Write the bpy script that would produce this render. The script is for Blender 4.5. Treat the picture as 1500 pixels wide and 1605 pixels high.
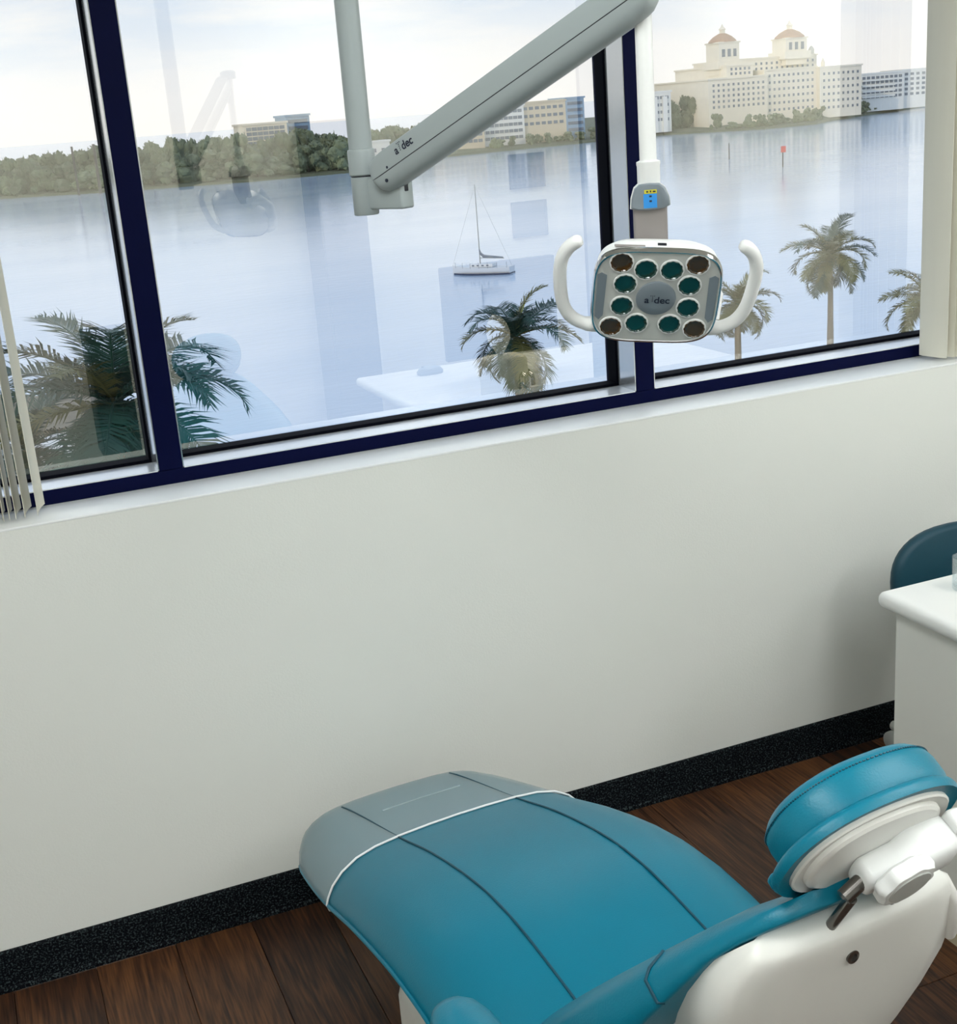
import bpy, bmesh, math, random
from mathutils import Matrix, Vector, Euler
sc = bpy.context.scene
C = sc.collection
for o in list(bpy.data.objects): bpy.data.objects.remove(o)
rad = math.radians
random.seed(7)

# ------------------------------------------------------------------ camera
EYE = Vector((0.0, 0.0, 1.78))
cam = bpy.data.cameras.new('camera')
cam.sensor_fit = 'HORIZONTAL'; cam.sensor_width = 36.0
cam.lens = 2048.1 / 1500.0 * 36.0
cam.clip_start = 0.05; cam.clip_end = 20000
cam_o = bpy.data.objects.new('camera', cam); C.objects.link(cam_o)
cam_o.matrix_world = Matrix.Translation(EYE) @ Matrix((
    (0.92151283, 0.1788324, -0.34472175), (-0.38108536, 0.2455498, -0.89133565), (-0.07475334, 0.95274565, 0.2944277))).to_4x4()
sc.camera = cam_o
vs = sc.view_settings
vs.view_transform = 'Standard'; vs.look = 'None'; vs.gamma = 1.0; vs.use_curve_mapping = False
vs.exposure = 0.0

# ------------------------------------------------------------------ sky
SKY = 1.15
w = bpy.data.worlds.new('sky'); sc.world = w; w.use_nodes = True
nt = w.node_tree; nt.nodes.clear()
def N(t, typ, **kw):
    n = t.nodes.new(typ)
    for k, v in kw.items(): setattr(n, k, v)
    return n
tc = N(nt, 'ShaderNodeTexCoord'); sep = N(nt, 'ShaderNodeSeparateXYZ')
nt.links.new(tc.outputs['Generated'], sep.inputs[0])
ramp = N(nt, 'ShaderNodeValToRGB')
el = ramp.color_ramp.elements
el[0].position = 0.0; el[0].color = (0.97, 0.955, 0.93, 1)
el[1].position = 0.032; el[1].color = (0.93, 0.94, 0.95, 1)
for p, c in ((0.07, (0.74, 0.83, 0.94)), (0.12, (0.70, 0.82, 0.97)), (0.3, (0.52, 0.72, 1.0)), (1.0, (0.36, 0.57, 0.95))):
    e = el.new(p); e.color = (*c, 1)
nt.links.new(sep.outputs['Z'], ramp.inputs[0])
mp = N(nt, 'ShaderNodeMapping'); mp.inputs['Scale'].default_value = (3.2, 3.2, 16)
nt.links.new(tc.outputs['Generated'], mp.inputs[0])
noi = N(nt, 'ShaderNodeTexNoise'); noi.inputs['Scale'].default_value = 1.6; noi.inputs['Detail'].default_value = 7
noi.inputs['Roughness'].default_value = 0.55
nt.links.new(mp.outputs[0], noi.inputs['Vector'])
cr = N(nt, 'ShaderNodeValToRGB'); cr.color_ramp.elements[0].position = 0.43; cr.color_ramp.elements[1].position = 0.62
nt.links.new(noi.outputs['Fac'], cr.inputs[0])
cm = N(nt, 'ShaderNodeMath', operation='MULTIPLY'); cm.inputs[1].default_value = 0.75
nt.links.new(cr.outputs[0], cm.inputs[0])
mx = N(nt, 'ShaderNodeMix', data_type='RGBA')
nt.links.new(cm.outputs[0], mx.inputs['Factor']); nt.links.new(ramp.outputs[0], mx.inputs['A'])
mx.inputs['B'].default_value = (0.97, 0.965, 0.955, 1)
bg = N(nt, 'ShaderNodeBackground'); bg.inputs['Strength'].default_value = SKY
nt.links.new(mx.outputs['Result'], bg.inputs[0])
wo = N(nt, 'ShaderNodeOutputWorld'); nt.links.new(bg.outputs[0], wo.inputs[0])

# low morning sun from behind the building, to the left
sl = bpy.data.lights.new('sun', 'SUN'); sl.energy = 1.2; sl.color = (1.0, 0.82, 0.58); sl.angle = rad(1.0)
so = bpy.data.objects.new('sun', sl); C.objects.link(so)
so.rotation_euler = Vector((0.80, 0.55, -0.30)).to_track_quat('-Z', 'Y').to_euler()

# ------------------------------------------------------------------ materials
def lin(c):
    return c / 12.92 if c <= 0.04045 else ((c + 0.055) / 1.055) ** 2.4
def rgb(r, g, b): return (lin(r / 255), lin(g / 255), lin(b / 255))
def mat(name, col, rough=0.5, metal=0.0, spec=0.5, noise=None, bump=None, var=0.0, coat=0.0, emit=None, sheen=0.0):
    """noise=(scale,amount[,stretch]) colour variation, bump=(scale,strength), var = per object variation"""
    m = bpy.data.materials.new(name); m.use_nodes = True
    t = m.node_tree; b = t.nodes['Principled BSDF']
    b.inputs['Roughness'].default_value = rough; b.inputs['Metallic'].default_value = metal
    b.inputs['Specular IOR Level'].default_value = spec; b.inputs['Coat Weight'].default_value = coat
    b.inputs['Sheen Weight'].default_value = sheen
    b.inputs['Base Color'].default_value = (*col, 1)
    src = None
    tcn = N(t, 'ShaderNodeTexCoord')
    if noise:
        mpn = N(t, 'ShaderNodeMapping'); mpn.inputs['Scale'].default_value = noise[2] if len(noise) > 2 else (1, 1, 1)
        t.links.new(tcn.outputs['Object'], mpn.inputs[0])
        n = N(t, 'ShaderNodeTexNoise'); n.inputs['Scale'].default_value = noise[0]; n.inputs['Detail'].default_value = 6
        t.links.new(mpn.outputs[0], n.inputs['Vector'])
        mm = N(t, 'ShaderNodeMix', data_type='RGBA')
        k = noise[1]
        mm.inputs['A'].default_value = (*[c * (1 - k) for c in col], 1)
        mm.inputs['B'].default_value = (*[min(1, c * (1 + k)) for c in col], 1)
        t.links.new(n.outputs['Fac'], mm.inputs['Factor']); src = mm.outputs['Result']
    if var:
        oi = N(t, 'ShaderNodeObjectInfo'); mr = N(t, 'ShaderNodeMapRange')
        mr.inputs['To Min'].default_value = 1 - var; mr.inputs['To Max'].default_value = 1 + var
        t.links.new(oi.outputs['Random'], mr.inputs['Value'])
        hv = N(t, 'ShaderNodeHueSaturation')
        if src: t.links.new(src, hv.inputs['Color'])
        else: hv.inputs['Color'].default_value = (*col, 1)
        t.links.new(mr.outputs[0], hv.inputs['Value']); src = hv.outputs[0]
    if src: t.links.new(src, b.inputs['Base Color'])
    if bump:
        nb = N(t, 'ShaderNodeTexNoise'); nb.inputs['Scale'].default_value = bump[0]; nb.inputs['Detail'].default_value = 4
        t.links.new(tcn.outputs['Object'], nb.inputs['Vector'])
        bn = N(t, 'ShaderNodeBump'); bn.inputs['Strength'].default_value = bump[1]; bn.inputs['Distance'].default_value = 0.01
        t.links.new(nb.outputs['Fac'], bn.inputs['Height']); t.links.new(bn.outputs[0], b.inputs['Normal'])
    if emit:
        b.inputs['Emission Color'].default_value = (*emit[0], 1); b.inputs['Emission Strength'].default_value = emit[1]
    return m

M = {}
M['wall'] = mat('painted_wall', rgb(226, 227, 222), 0.75, noise=(2.0, 0.02), bump=(220, 0.06))
M['sill'] = mat('sill_paint', rgb(236, 238, 238), 0.35, noise=(4, 0.02))
M['ceil'] = mat('ceiling_paint', rgb(240, 240, 236), 0.8)
M['frame'] = mat('dark_frame_paint', rgb(1, 6, 46), 0.55, spec=0.08, noise=(30, 0.1))
M['alu'] = mat('satin_aluminium', (0.58, 0.60, 0.61), 0.14, metal=0.75, noise=(40, 0.03))
M['alu_lit'] = mat('sky_lit_aluminium', (0.84, 0.87, 0.90), 0.22, metal=0.5, noise=(40, 0.03))  # same metal as the side stops, sky light on the ledge put into the colour
M['gasket'] = mat('rubber_gasket', rgb(4, 5, 14), 0.7, spec=0.05)
M['blind'] = mat('blind_vane', rgb(226, 222, 206), 0.55, noise=(60, 0.03, (1, 1, 0.05)))
M['white'] = mat('white_plastic', rgb(232, 233, 232), 0.28, noise=(8, 0.015))
M['shell'] = mat('white_shell', rgb(224, 223, 218), 0.3, noise=(8, 0.015))
M['arm'] = mat('grey_enamel', rgb(156, 165, 166), 0.32, noise=(10, 0.02))
M['lgrey'] = mat('light_grey_plastic', rgb(188, 190, 186), 0.35, noise=(40, 0.03))
M['mgrey'] = mat('mid_grey_plastic', rgb(120, 130, 138), 0.4, noise=(30, 0.03))
M['taupe'] = mat('taupe_grey', rgb(140, 134, 132), 0.4, noise=(30, 0.03))
M['dark'] = mat('black_slot', rgb(12, 14, 28), 0.6)
M['ink'] = mat('dark_ink', rgb(25, 32, 52), 0.5)
M['chrome'] = mat('chrome', (0.62, 0.60, 0.58), 0.12, metal=1.0, noise=(20, 0.05))
M['gun'] = mat('gunmetal', (0.16, 0.15, 0.14), 0.22, metal=0.9, noise=(20, 0.08))
M['teal'] = mat('teal_vinyl', rgb(0, 110, 134), 0.36, spec=0.35, noise=(14, 0.05), bump=(380, 0.09))
M['teal_dk'] = mat('teal_seam', rgb(0, 66, 84), 0.5, noise=(60, 0.1))
M['stool'] = mat('dark_teal_fabric', rgb(0, 58, 74), 0.6, noise=(60, 0.06))
M['lens_g'] = mat('green_lens', rgb(16, 56, 50), 0.12, spec=0.7, noise=(90, 0.3), coat=0.6)
M['lens_b'] = mat('amber_lens', rgb(66, 44, 12), 0.12, spec=0.7, noise=(90, 0.3), coat=0.6)
M['yellow'] = mat('yellow_sticker', rgb(206, 196, 40), 0.5, noise=(50, 0.03))
M['blue'] = mat('blue_sticker', rgb(40, 138, 214), 0.5, noise=(50, 0.03))
M['lam'] = mat('white_laminate', rgb(236, 235, 230), 0.3, noise=(3, 0.015))
M['panel'] = mat('cabinet_panel', rgb(226, 224, 216), 0.4, noise=(3, 0.02))
M['toe'] = mat('toe_kick', rgb(196, 186, 160), 0.5, noise=(12, 0.05))
M['tissue'] = mat('tissue_paper', rgb(238, 232, 214), 0.8, noise=(30, 0.03))
M['lamp'] = mat('lamp_diffuser', (1, 1, 1), 0.6, emit=((0.96, 1.0, 0.98), 12.5))
M['print'] = mat('picture_print', rgb(70, 84, 100), 0.5, noise=(6, 0.3))
M['void'] = mat('dark_corridor', rgb(26, 28, 34), 0.8, noise=(3, 0.1))
M['doorp'] = mat('door_paint', rgb(222, 218, 206), 0.45, noise=(3, 0.02))
M['cart'] = mat('charcoal_cart', rgb(38, 44, 50), 0.5, noise=(4, 0.08))
M['grey_door'] = mat('grey_door', rgb(96, 104, 112), 0.5, noise=(3, 0.05))

def speckle():
    m = mat('speckled_black_rubber', rgb(8, 10, 18), 0.6, spec=0.1)
    t = m.node_tree; b = t.nodes['Principled BSDF']
    tcn = N(t, 'ShaderNodeTexCoord'); n = N(t, 'ShaderNodeTexNoise'); n.inputs['Scale'].default_value = 230; n.inputs['Detail'].default_value = 2
    t.links.new(tcn.outputs['Object'], n.inputs['Vector'])
    r = N(t, 'ShaderNodeValToRGB'); e = r.color_ramp.elements
    e[0].position = 0.50; e[0].color = (*rgb(3, 5, 12), 1); e[1].position = 0.76; e[1].color = (*rgb(70, 82, 84), 1)
    t.links.new(n.outputs['Fac'], r.inputs[0]); t.links.new(r.outputs[0], b.inputs['Base Color'])
    bn = N(t, 'ShaderNodeBump'); bn.inputs['Strength'].default_value = 0.25; bn.inputs['Distance'].default_value = 0.004
    t.links.new(n.outputs['Fac'], bn.inputs['Height']); t.links.new(bn.outputs[0], b.inputs['Normal'])
    return m
M['base'] = speckle()

def wood():
    m = mat('walnut_plank', rgb(96, 62, 40), 0.42, spec=0.35)
    t = m.node_tree; b = t.nodes['Principled BSDF']
    g = N(t, 'ShaderNodeTexCoord'); oi = N(t, 'ShaderNodeObjectInfo')
    ad = N(t, 'ShaderNodeVectorMath', operation='MULTIPLY_ADD'); ad.inputs[1].default_value = (1, 1, 1)
    cmb = N(t, 'ShaderNodeCombineXYZ'); ml = N(t, 'ShaderNodeMath', operation='MULTIPLY'); ml.inputs[1].default_value = 37
    t.links.new(oi.outputs['Random'], ml.inputs[0]); t.links.new(ml.outputs[0], cmb.inputs[0]); t.links.new(ml.outputs[0], cmb.inputs[1])
    t.links.new(g.outputs['Object'], ad.inputs[0]); t.links.new(cmb.outputs[0], ad.inputs[2])
    mpn = N(t, 'ShaderNodeMapping'); mpn.inputs['Scale'].default_value = (14, 1.1, 4)
    t.links.new(ad.outputs[0], mpn.inputs[0])
    n1 = N(t, 'ShaderNodeTexNoise'); n1.inputs['Scale'].default_value = 1.2; n1.inputs['Detail'].default_value = 5; n1.inputs['Distortion'].default_value = 1.4
    t.links.new(mpn.outputs[0], n1.inputs['Vector'])
    wv = N(t, 'ShaderNodeMath', operation='MULTIPLY'); wv.inputs[1].default_value = 34
    t.links.new(n1.outputs['Fac'], wv.inputs[0])
    sn = N(t, 'ShaderNodeMath', operation='SINE'); t.links.new(wv.outputs[0], sn.inputs[0])
    mp2 = N(t, 'ShaderNodeMapping'); mp2.inputs['Scale'].default_value = (120, 5, 4)
    t.links.new(ad.outputs[0], mp2.inputs[0])
    n2 = N(t, 'ShaderNodeTexNoise'); n2.inputs['Scale'].default_value = 1.5; n2.inputs['Detail'].default_value = 4
    t.links.new(mp2.outputs[0], n2.inputs['Vector'])
    a1 = N(t, 'ShaderNodeMath', operation='MULTIPLY_ADD'); a1.inputs[1].default_value = 0.10; t.links.new(sn.outputs[0], a1.inputs[0]); t.links.new(n2.outputs['Fac'], a1.inputs[2])
    a2 = N(t, 'ShaderNodeMath', operation='MULTIPLY_ADD'); a2.inputs[1].default_value = 0.34
    t.links.new(oi.outputs['Random'], a2.inputs[0]); t.links.new(a1.outputs[0], a2.inputs[2])
    r = N(t, 'ShaderNodeValToRGB'); e = r.color_ramp.elements
    e[0].position = 0.36; e[0].color = (*rgb(34, 22, 18), 1); e[1].position = 0.96; e[1].color = (*rgb(104, 68, 42), 1)
    e2 = e.new(0.62); e2.color = (*rgb(66, 42, 28), 1)
    t.links.new(a2.outputs[0], r.inputs[0]); t.links.new(r.outputs[0], b.inputs['Base Color'])
    bn = N(t, 'ShaderNodeBump'); bn.inputs['Strength'].default_value = 0.12; bn.inputs['Distance'].default_value = 0.002
    t.links.new(a1.outputs[0], bn.inputs['Height']); t.links.new(bn.outputs[0], b.inputs['Normal'])
    return m
M['wood'] = wood()

def glass(name, refl, rcol, tcol):
    m = bpy.data.materials.new(name); m.use_nodes = True
    t = m.node_tree; t.nodes.clear()
    tr = N(t, 'ShaderNodeBsdfTransparent'); tr.inputs[0].default_value = (*tcol, 1)
    gl = N(t, 'ShaderNodeBsdfGlossy'); gl.inputs['Color'].default_value = (*rcol, 1); gl.inputs['Roughness'].default_value = 0.0
    x = N(t, 'ShaderNodeMixShader'); x.inputs[0].default_value = refl
    t.links.new(tr.outputs[0], x.inputs[1]); t.links.new(gl.outputs[0], x.inputs[2])
    o = N(t, 'ShaderNodeOutputMaterial'); t.links.new(x.outputs[0], o.inputs[0])
    return m
M['pane'] = glass('window_glass', 0.25, (1.0, 0.94, 0.83), (1.0, 1.0, 1.0))
M['clear'] = glass('clear_glass', 0.15, (1, 1, 1), (0.92, 0.95, 0.96))

def film():
    m = bpy.data.materials.new('clear_plastic_film'); m.use_nodes = True
    t = m.node_tree; b = t.nodes['Principled BSDF']
    b.inputs['Base Color'].default_value = (*rgb(180, 194, 198), 1); b.inputs['Roughness'].default_value = 0.3
    tr = N(t, 'ShaderNodeBsdfTransparent'); x = N(t, 'ShaderNodeMixShader'); x.inputs[0].default_value = 0.45
    t.links.new(tr.outputs[0], x.inputs[1]); t.links.new(b.outputs[0], x.inputs[2])
    t.links.new(x.outputs[0], t.nodes['Material Output'].inputs[0])
    return m
M['film'] = film()

# outside
M['frond'] = mat('palm_leaf', rgb(22, 66, 56), 0.5, noise=(3, 0.3), var=0.35)
M['frond_y'] = mat('palm_leaf_olive', rgb(92, 94, 46), 0.5, noise=(3, 0.3), var=0.3)
M['spear'] = mat('young_leaf', rgb(176, 186, 96), 0.5, noise=(2, 0.1))
M['trunk'] = mat('palm_trunk', rgb(128, 118, 104), 0.8, noise=(5, 0.25, (1, 1, 6)))
M['tree'] = mat('far_tree_leaves', rgb(104, 114, 86), 0.8, noise=(2.5, 0.45), var=0.3)
M['bark'] = mat('far_bark', rgb(80, 70, 60), 0.9, noise=(2, 0.2))
M['land'] = mat('shore_ground', rgb(92, 98, 76), 0.9, noise=(0.05, 0.25))
M['cream'] = mat('hotel_stucco', rgb(228, 220, 202), 0.8, noise=(0.3, 0.05))
M['bwhite'] = mat('white_stucco', rgb(226, 226, 220), 0.8, noise=(0.3, 0.05))
M['tan'] = mat('tan_stucco', rgb(208, 194, 168), 0.8, noise=(0.3, 0.06))
M['bblue'] = mat('blue_grey_stucco', rgb(138, 164, 186), 0.8, noise=(0.3, 0.06))
M['rooft'] = mat('terracotta_roof', rgb(176, 142, 118), 0.8, noise=(0.6, 0.15))
M['win'] = mat('far_window', rgb(104, 114, 126), 0.3, noise=(0.5, 0.1))
M['hull'] = mat('boat_hull', rgb(226, 230, 232), 0.3, noise=(0.8, 0.03))
M['hullb'] = mat('boat_stripe', rgb(46, 62, 92), 0.4, noise=(1, 0.1))
M['canvas'] = mat('sail_cover', rgb(70, 92, 118), 0.7, noise=(2, 0.1))
M['metal'] = mat('mast_metal', rgb(120, 128, 134), 0.35, metal=0.5, noise=(2, 0.05))
M['red'] = mat('marker_red', rgb(206, 52, 48), 0.6, noise=(2, 0.05))
M['pile'] = mat('timber_pile', rgb(70, 66, 62), 0.8, noise=(2, 0.2))
M['roofw'] = mat('white_roof', rgb(232, 232, 228), 0.6, noise=(0.8, 0.06))
M['roofb'] = mat('gravel_roof', rgb(128, 120, 104), 0.9, noise=(2.5, 0.2))
M['shrub'] = mat('shrub_leaves', rgb(20, 84, 76), 0.6, noise=(3, 0.35))

def water():
    m = mat('bay_water', rgb(168, 196, 222), 0.10, spec=0.5)
    t = m.node_tree; b = t.nodes['Principled BSDF']
    g = N(t, 'ShaderNodeTexCoord'); mpn = N(t, 'ShaderNodeMapping'); mpn.inputs['Scale'].default_value = (0.55, 1.3, 1)
    mpn.inputs['Rotation'].default_value = (0, 0, rad(-24))
    t.links.new(g.outputs['Object'], mpn.inputs[0])
    n = N(t, 'ShaderNodeTexNoise'); n.inputs['Scale'].default_value = 0.8; n.inputs['Detail'].default_value = 3
    t.links.new(mpn.outputs[0], n.inputs['Vector'])
    bn = N(t, 'ShaderNodeBump'); bn.inputs['Strength'].default_value = 0.18; bn.inputs['Distance'].default_value = 0.15
    t.links.new(n.outputs['Fac'], bn.inputs['Height']); t.links.new(bn.outputs[0], b.inputs['Normal'])
    n3 = N(t, 'ShaderNodeTexNoise'); n3.inputs['Scale'].default_value = 0.02; n3.inputs['Detail'].default_value = 4
    t.links.new(mpn.outputs[0], n3.inputs['Vector'])
    r = N(t, 'ShaderNodeValToRGB'); e = r.color_ramp.elements
    e[0].position = 0.35; e[0].color = (*rgb(186, 208, 230), 1); e[1].position = 0.7; e[1].color = (*rgb(214, 227, 240), 1)
    t.links.new(n3.outputs['Fac'], r.inputs[0]); t.links.new(r.outputs[0], b.inputs['Base Color'])
    return m
M['water'] = water()

# ------------------------------------------------------------------ helpers
class MB:
    """collects geometry for ONE mesh object (world or local coordinates)"""
    def __init__(s): s.bm = bmesh.new()
    def box(s, x0, x1, y0, y1, z0, z1, bev=0.0, seg=2, fn=None):
        b = bmesh.new(); bmesh.ops.create_cube(b, size=1)
        for v in b.verts:
            v.co = Vector(((x0 + x1) / 2 + v.co.x * (x1 - x0), (y0 + y1) / 2 + v.co.y * (y1 - y0), (z0 + z1) / 2 + v.co.z * (z1 - z0)))
        if bev > 0: bmesh.ops.bevel(b, geom=b.edges[:], offset=bev, segments=seg, profile=0.5, affect='EDGES', clamp_overlap=True)
        return s.merge(b, fn)
    def merge(s, b, fn=None):
        mp = {}
        for v in b.verts: mp[v] = s.bm.verts.new(fn(v.co) if fn else v.co)
        for f in b.faces:
            try: s.bm.faces.new([mp[v] for v in f.verts])
            except ValueError: pass
        b.free(); return s
    def loft(s, rings, cap0=True, cap1=True, closed=True):
        R = [[s.bm.verts.new(p) for p in r] for r in rings]
        n = len(R[0])
        for a, b in zip(R, R[1:]):
            for i in range(n if closed else n - 1):
                j = (i + 1) % n
                s.bm.faces.new((a[i], a[j], b[j], b[i]))
        if cap0 and closed: s.bm.faces.new(list(reversed(R[0])))
        if cap1 and closed: s.bm.faces.new(R[-1])
        return s
    def tube(s, pts, r, seg=12, caps=True):
        pts = [Vector(p) for p in pts]; rings = []
        rs = r if isinstance(r, (list, tuple)) else [r] * len(pts)
        up = None
        for i, p in enumerate(pts):
            d = (pts[min(i + 1, len(pts) - 1)] - pts[max(i - 1, 0)]).normalized()
            if up is None:
                up = Vector((0, 0, 1)) if abs(d.z) < 0.9 else Vector((1, 0, 0))
            x = up - d * up.dot(d); x.normalize(); y = d.cross(x); up = x
            rings.append([p + (x * math.cos(2 * math.pi * k / seg) + y * math.sin(2 * math.pi * k / seg)) * rs[i] for k in range(seg)])
        return s.loft(rings, caps, caps)
    def lathe(s, prof, o=(0, 0, 0), ax=(0, 0, 1), xa=None, seg=24, sx=1.0, sy=1.0, expo=2.0):
        """prof = [(radius, height)...] about axis ax at o; superellipse of exponent expo, scaled sx, sy"""
        o = Vector(o); ax = Vector(ax).normalized()
        x = Vector(xa) if xa is not None else (Vector((1, 0, 0)) if abs(ax.x) < 0.9 else Vector((0, 1, 0)))
        x = (x - ax * x.dot(ax)).normalized(); y = ax.cross(x)
        rings = []
        for r, hh in prof:
            ring = []
            for k in range(seg):
                a = 2 * math.pi * k / seg; c, sn = math.cos(a), math.sin(a)
                e = 2.0 / expo
                px = math.copysign(abs(c) ** e, c) * r * sx; py = math.copysign(abs(sn) ** e, sn) * r * sy
                ring.append(o + x * px + y * py + ax * hh)
            rings.append(ring)
        return s.loft(rings)
    def build(s, name, m, parent=None, smooth=True, ang=40, sub=0):
        me = bpy.data.meshes.new(name)
        bmesh.ops.remove_doubles(s.bm, verts=s.bm.verts[:], dist=1e-6)
        bmesh.ops.recalc_face_normals(s.bm, faces=s.bm.faces[:])
        s.bm.to_mesh(me); s.bm.free()
        if smooth:
            me.polygons.foreach_set('use_smooth', [True] * len(me.polygons))
            me.set_sharp_from_angle(angle=rad(ang))
        return link(name, me, m, parent, sub)
def link(name, me, m, parent=None, sub=0):
    o = bpy.data.objects.new(name, me); C.objects.link(o)
    if m is not None and not me.materials: me.materials.append(m)
    if parent is not None: setparent(o, parent)
    if sub:
        md = o.modifiers.new('subdivision', 'SUBSURF'); md.levels = sub; md.render_levels = sub
    return o
def setparent(o, parent):
    o.parent = parent
    if parent.get('_w'): o.matrix_parent_inverse = Matrix.Translation(-Vector(parent.location))
def thing(name, label, cat, loc=(0, 0, 0), group=None, kind=None, world=True):
    """Empty at the base; with world=True the parts are written in world coordinates"""
    o = bpy.data.objects.new(name, None); C.objects.link(o); o.location = loc; o.empty_display_size = 0.1
    if world: o['_w'] = 1
    return tag(o, label, cat, group, kind)
def tag(o, label=None, cat=None, group=None, kind=None):
    if label: o['label'] = label
    if cat: o['category'] = cat
    if group: o['group'] = group
    if kind: o['kind'] = kind
    return o
def struct(o, label=None): o['kind'] = 'structure'; (o.__setitem__('label', label) if label else None); return o
def lerp(xs, x):
    if x <= xs[0][0]: return xs[0][1]
    for (a, b), (c, d) in zip(xs, xs[1:]):
        if x <= c: return b + (d - b) * (x - a) / (c - a)
    return xs[-1][1]
def smooth_lerp(xs, x):
    """Catmull-Rom through the points"""
    n = len(xs)
    if x <= xs[0][0]: return xs[0][1]
    if x >= xs[-1][0]: return xs[-1][1]
    for i in range(n - 1):
        if x <= xs[i + 1][0]:
            x0, y0 = xs[i]; x1, y1 = xs[i + 1]
            m0 = (y1 - xs[i - 1][1]) / (x1 - xs[i - 1][0]) if i > 0 else (y1 - y0) / (x1 - x0)
            m1 = (xs[i + 2][1] - y0) / (xs[i + 2][0] - x0) if i + 2 < n else (y1 - y0) / (x1 - x0)
            hh = x1 - x0; t = (x - x0) / hh
            return (2*t**3 - 3*t*t + 1)*y0 + (t**3 - 2*t*t + t)*hh*m0 + (-2*t**3 + 3*t*t)*y1 + (t**3 - t*t)*hh*m1
def text_mesh(s, size, fn, name, m, parent, bold=0.0, shear=0.0, gap=1.0):
    cu = bpy.data.curves.new(name, 'FONT'); cu.body = s; cu.size = size; cu.align_x = 'CENTER'; cu.align_y = 'CENTER'
    cu.offset = bold; cu.shear = shear; cu.space_character = gap
    tmp = bpy.data.objects.new('tmp_text', cu); C.objects.link(tmp)
    bpy.context.view_layer.update()
    me = bpy.data.meshes.new_from_object(tmp.evaluated_get(bpy.context.evaluated_depsgraph_get()))
    bpy.data.objects.remove(tmp); bpy.data.curves.remove(cu)
    for v in me.vertices: v.co = fn(v.co.x, v.co.y)
    me.materials.clear()
    return link(name, me, m, parent)

# ------------------------------------------------------------------ the room
XL, XR, YB, YW, ZC = -1.6, 4.15, -1.8, 2.711, 2.7
ZS, YF, YG = 1.041, 2.841, 2.955
WX0, WX1, WZ1 = -0.85, 2.80, 2.46
fl = MB().box(XL - .1, XR + .1, YB - .3, 3.02, -0.12, -0.012).build('floor', M['dark'])
struct(fl, 'dark brown wood plank floor')
PW = 0.178
plank_cache = {}
def plank_mesh(L):
    if L not in plank_cache:
        b = bmesh.new(); bmesh.ops.create_cube(b, size=1)
        for v in b.verts: v.co = Vector((v.co.x * (PW - .0012), v.co.y * (L - .0014), v.co.z * .012 - .006))
        bmesh.ops.bevel(b, geom=[e for e in b.edges if all(v.co.z > -.001 for v in e.verts)], offset=.0009, segments=1, affect='EDGES')
        me = bpy.data.meshes.new('plank'); b.to_mesh(me); b.free(); me.materials.append(M['wood']); plank_cache[L] = me
    return plank_cache[L]
rp = random.Random(3)
i = 0
x = XL + PW / 2 + .036
while x < XR:
    y = YB - rp.choice((0, .3, .6, .9)); L = 1.2
    while y < YW:
        o = bpy.data.objects.new('plank', plank_mesh(L)); C.objects.link(o); o.parent = fl
        o.location = (x, y + L / 2, 0)
        y += L
    x += PW; i += 1

b = MB()
b.box(XL - .1, XR + .1, YW, 3.02, -0.12, ZS - .004)
b.box(XL - .1, XR + .1, YW, 3.02, WZ1, ZC)
b.box(XL - .1, WX0, YW, 3.02, ZS - .004, WZ1); b.box(WX1, XR + .1, YW, 3.02, ZS - .004, WZ1)
struct(b.build('wall_front', M['wall'], smooth=False), 'white painted wall under the window')
struct(MB().box(WX0, WX1, YW - .001, YF + .02, ZS - .006, ZS, .002).build('trim_1', M['sill']), 'white window sill ledge')
struct(MB().box(XL - .1, XL, YB - .1, YW, 0, ZC).build('wall_left', M['wall'], smooth=False), 'white side wall')
b = MB()
b.box(XR, XR + .1, YB - .1, YW, 0, ZC)
struct(b.build('wall_right', M['wall'], smooth=False), 'white wall beside the counter')
# rear wall with a dark door in its corner
b = MB()
b.box(XL - .1, 3.86, YB - .1, YB, 0, ZC); b.box(3.86, XR + .1, YB - .1, YB, 2.2, ZC)
struct(b.build('wall_back', M['wall'], smooth=False), 'white wall opposite the window')
d = MB().box(3.862, XR - .002, YB - .06, YB - .02, 0, 2.198).build('door_1', M['void']); struct(d, 'dark door in the corner of the rear wall')
MB().box(3.89, 3.91, YB - .02, YB + .01, .98, 1.08, .004).build('door_handle', M['chrome'], d)
struct(MB().box(XL - .1, XR + .1, YB - .3, 3.02, ZC, ZC + .1).build('ceiling', M['ceil'], smooth=False), 'white ceiling')
# baseboard, stepped rubber profile
b = MB(); prof = [(YW, 0), (YW - .010, 0), (YW - .010, .008), (YW - .007, .014), (YW - .007, .094), (YW - .004, .1), (YW, .1)]
b.loft([[(xx, p[0], p[1]) for p in prof] for xx in (XL, XR)])
struct(b.build('baseboard_front', M['base'], smooth=False), 'speckled black rubber baseboard along the window wall')

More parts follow.
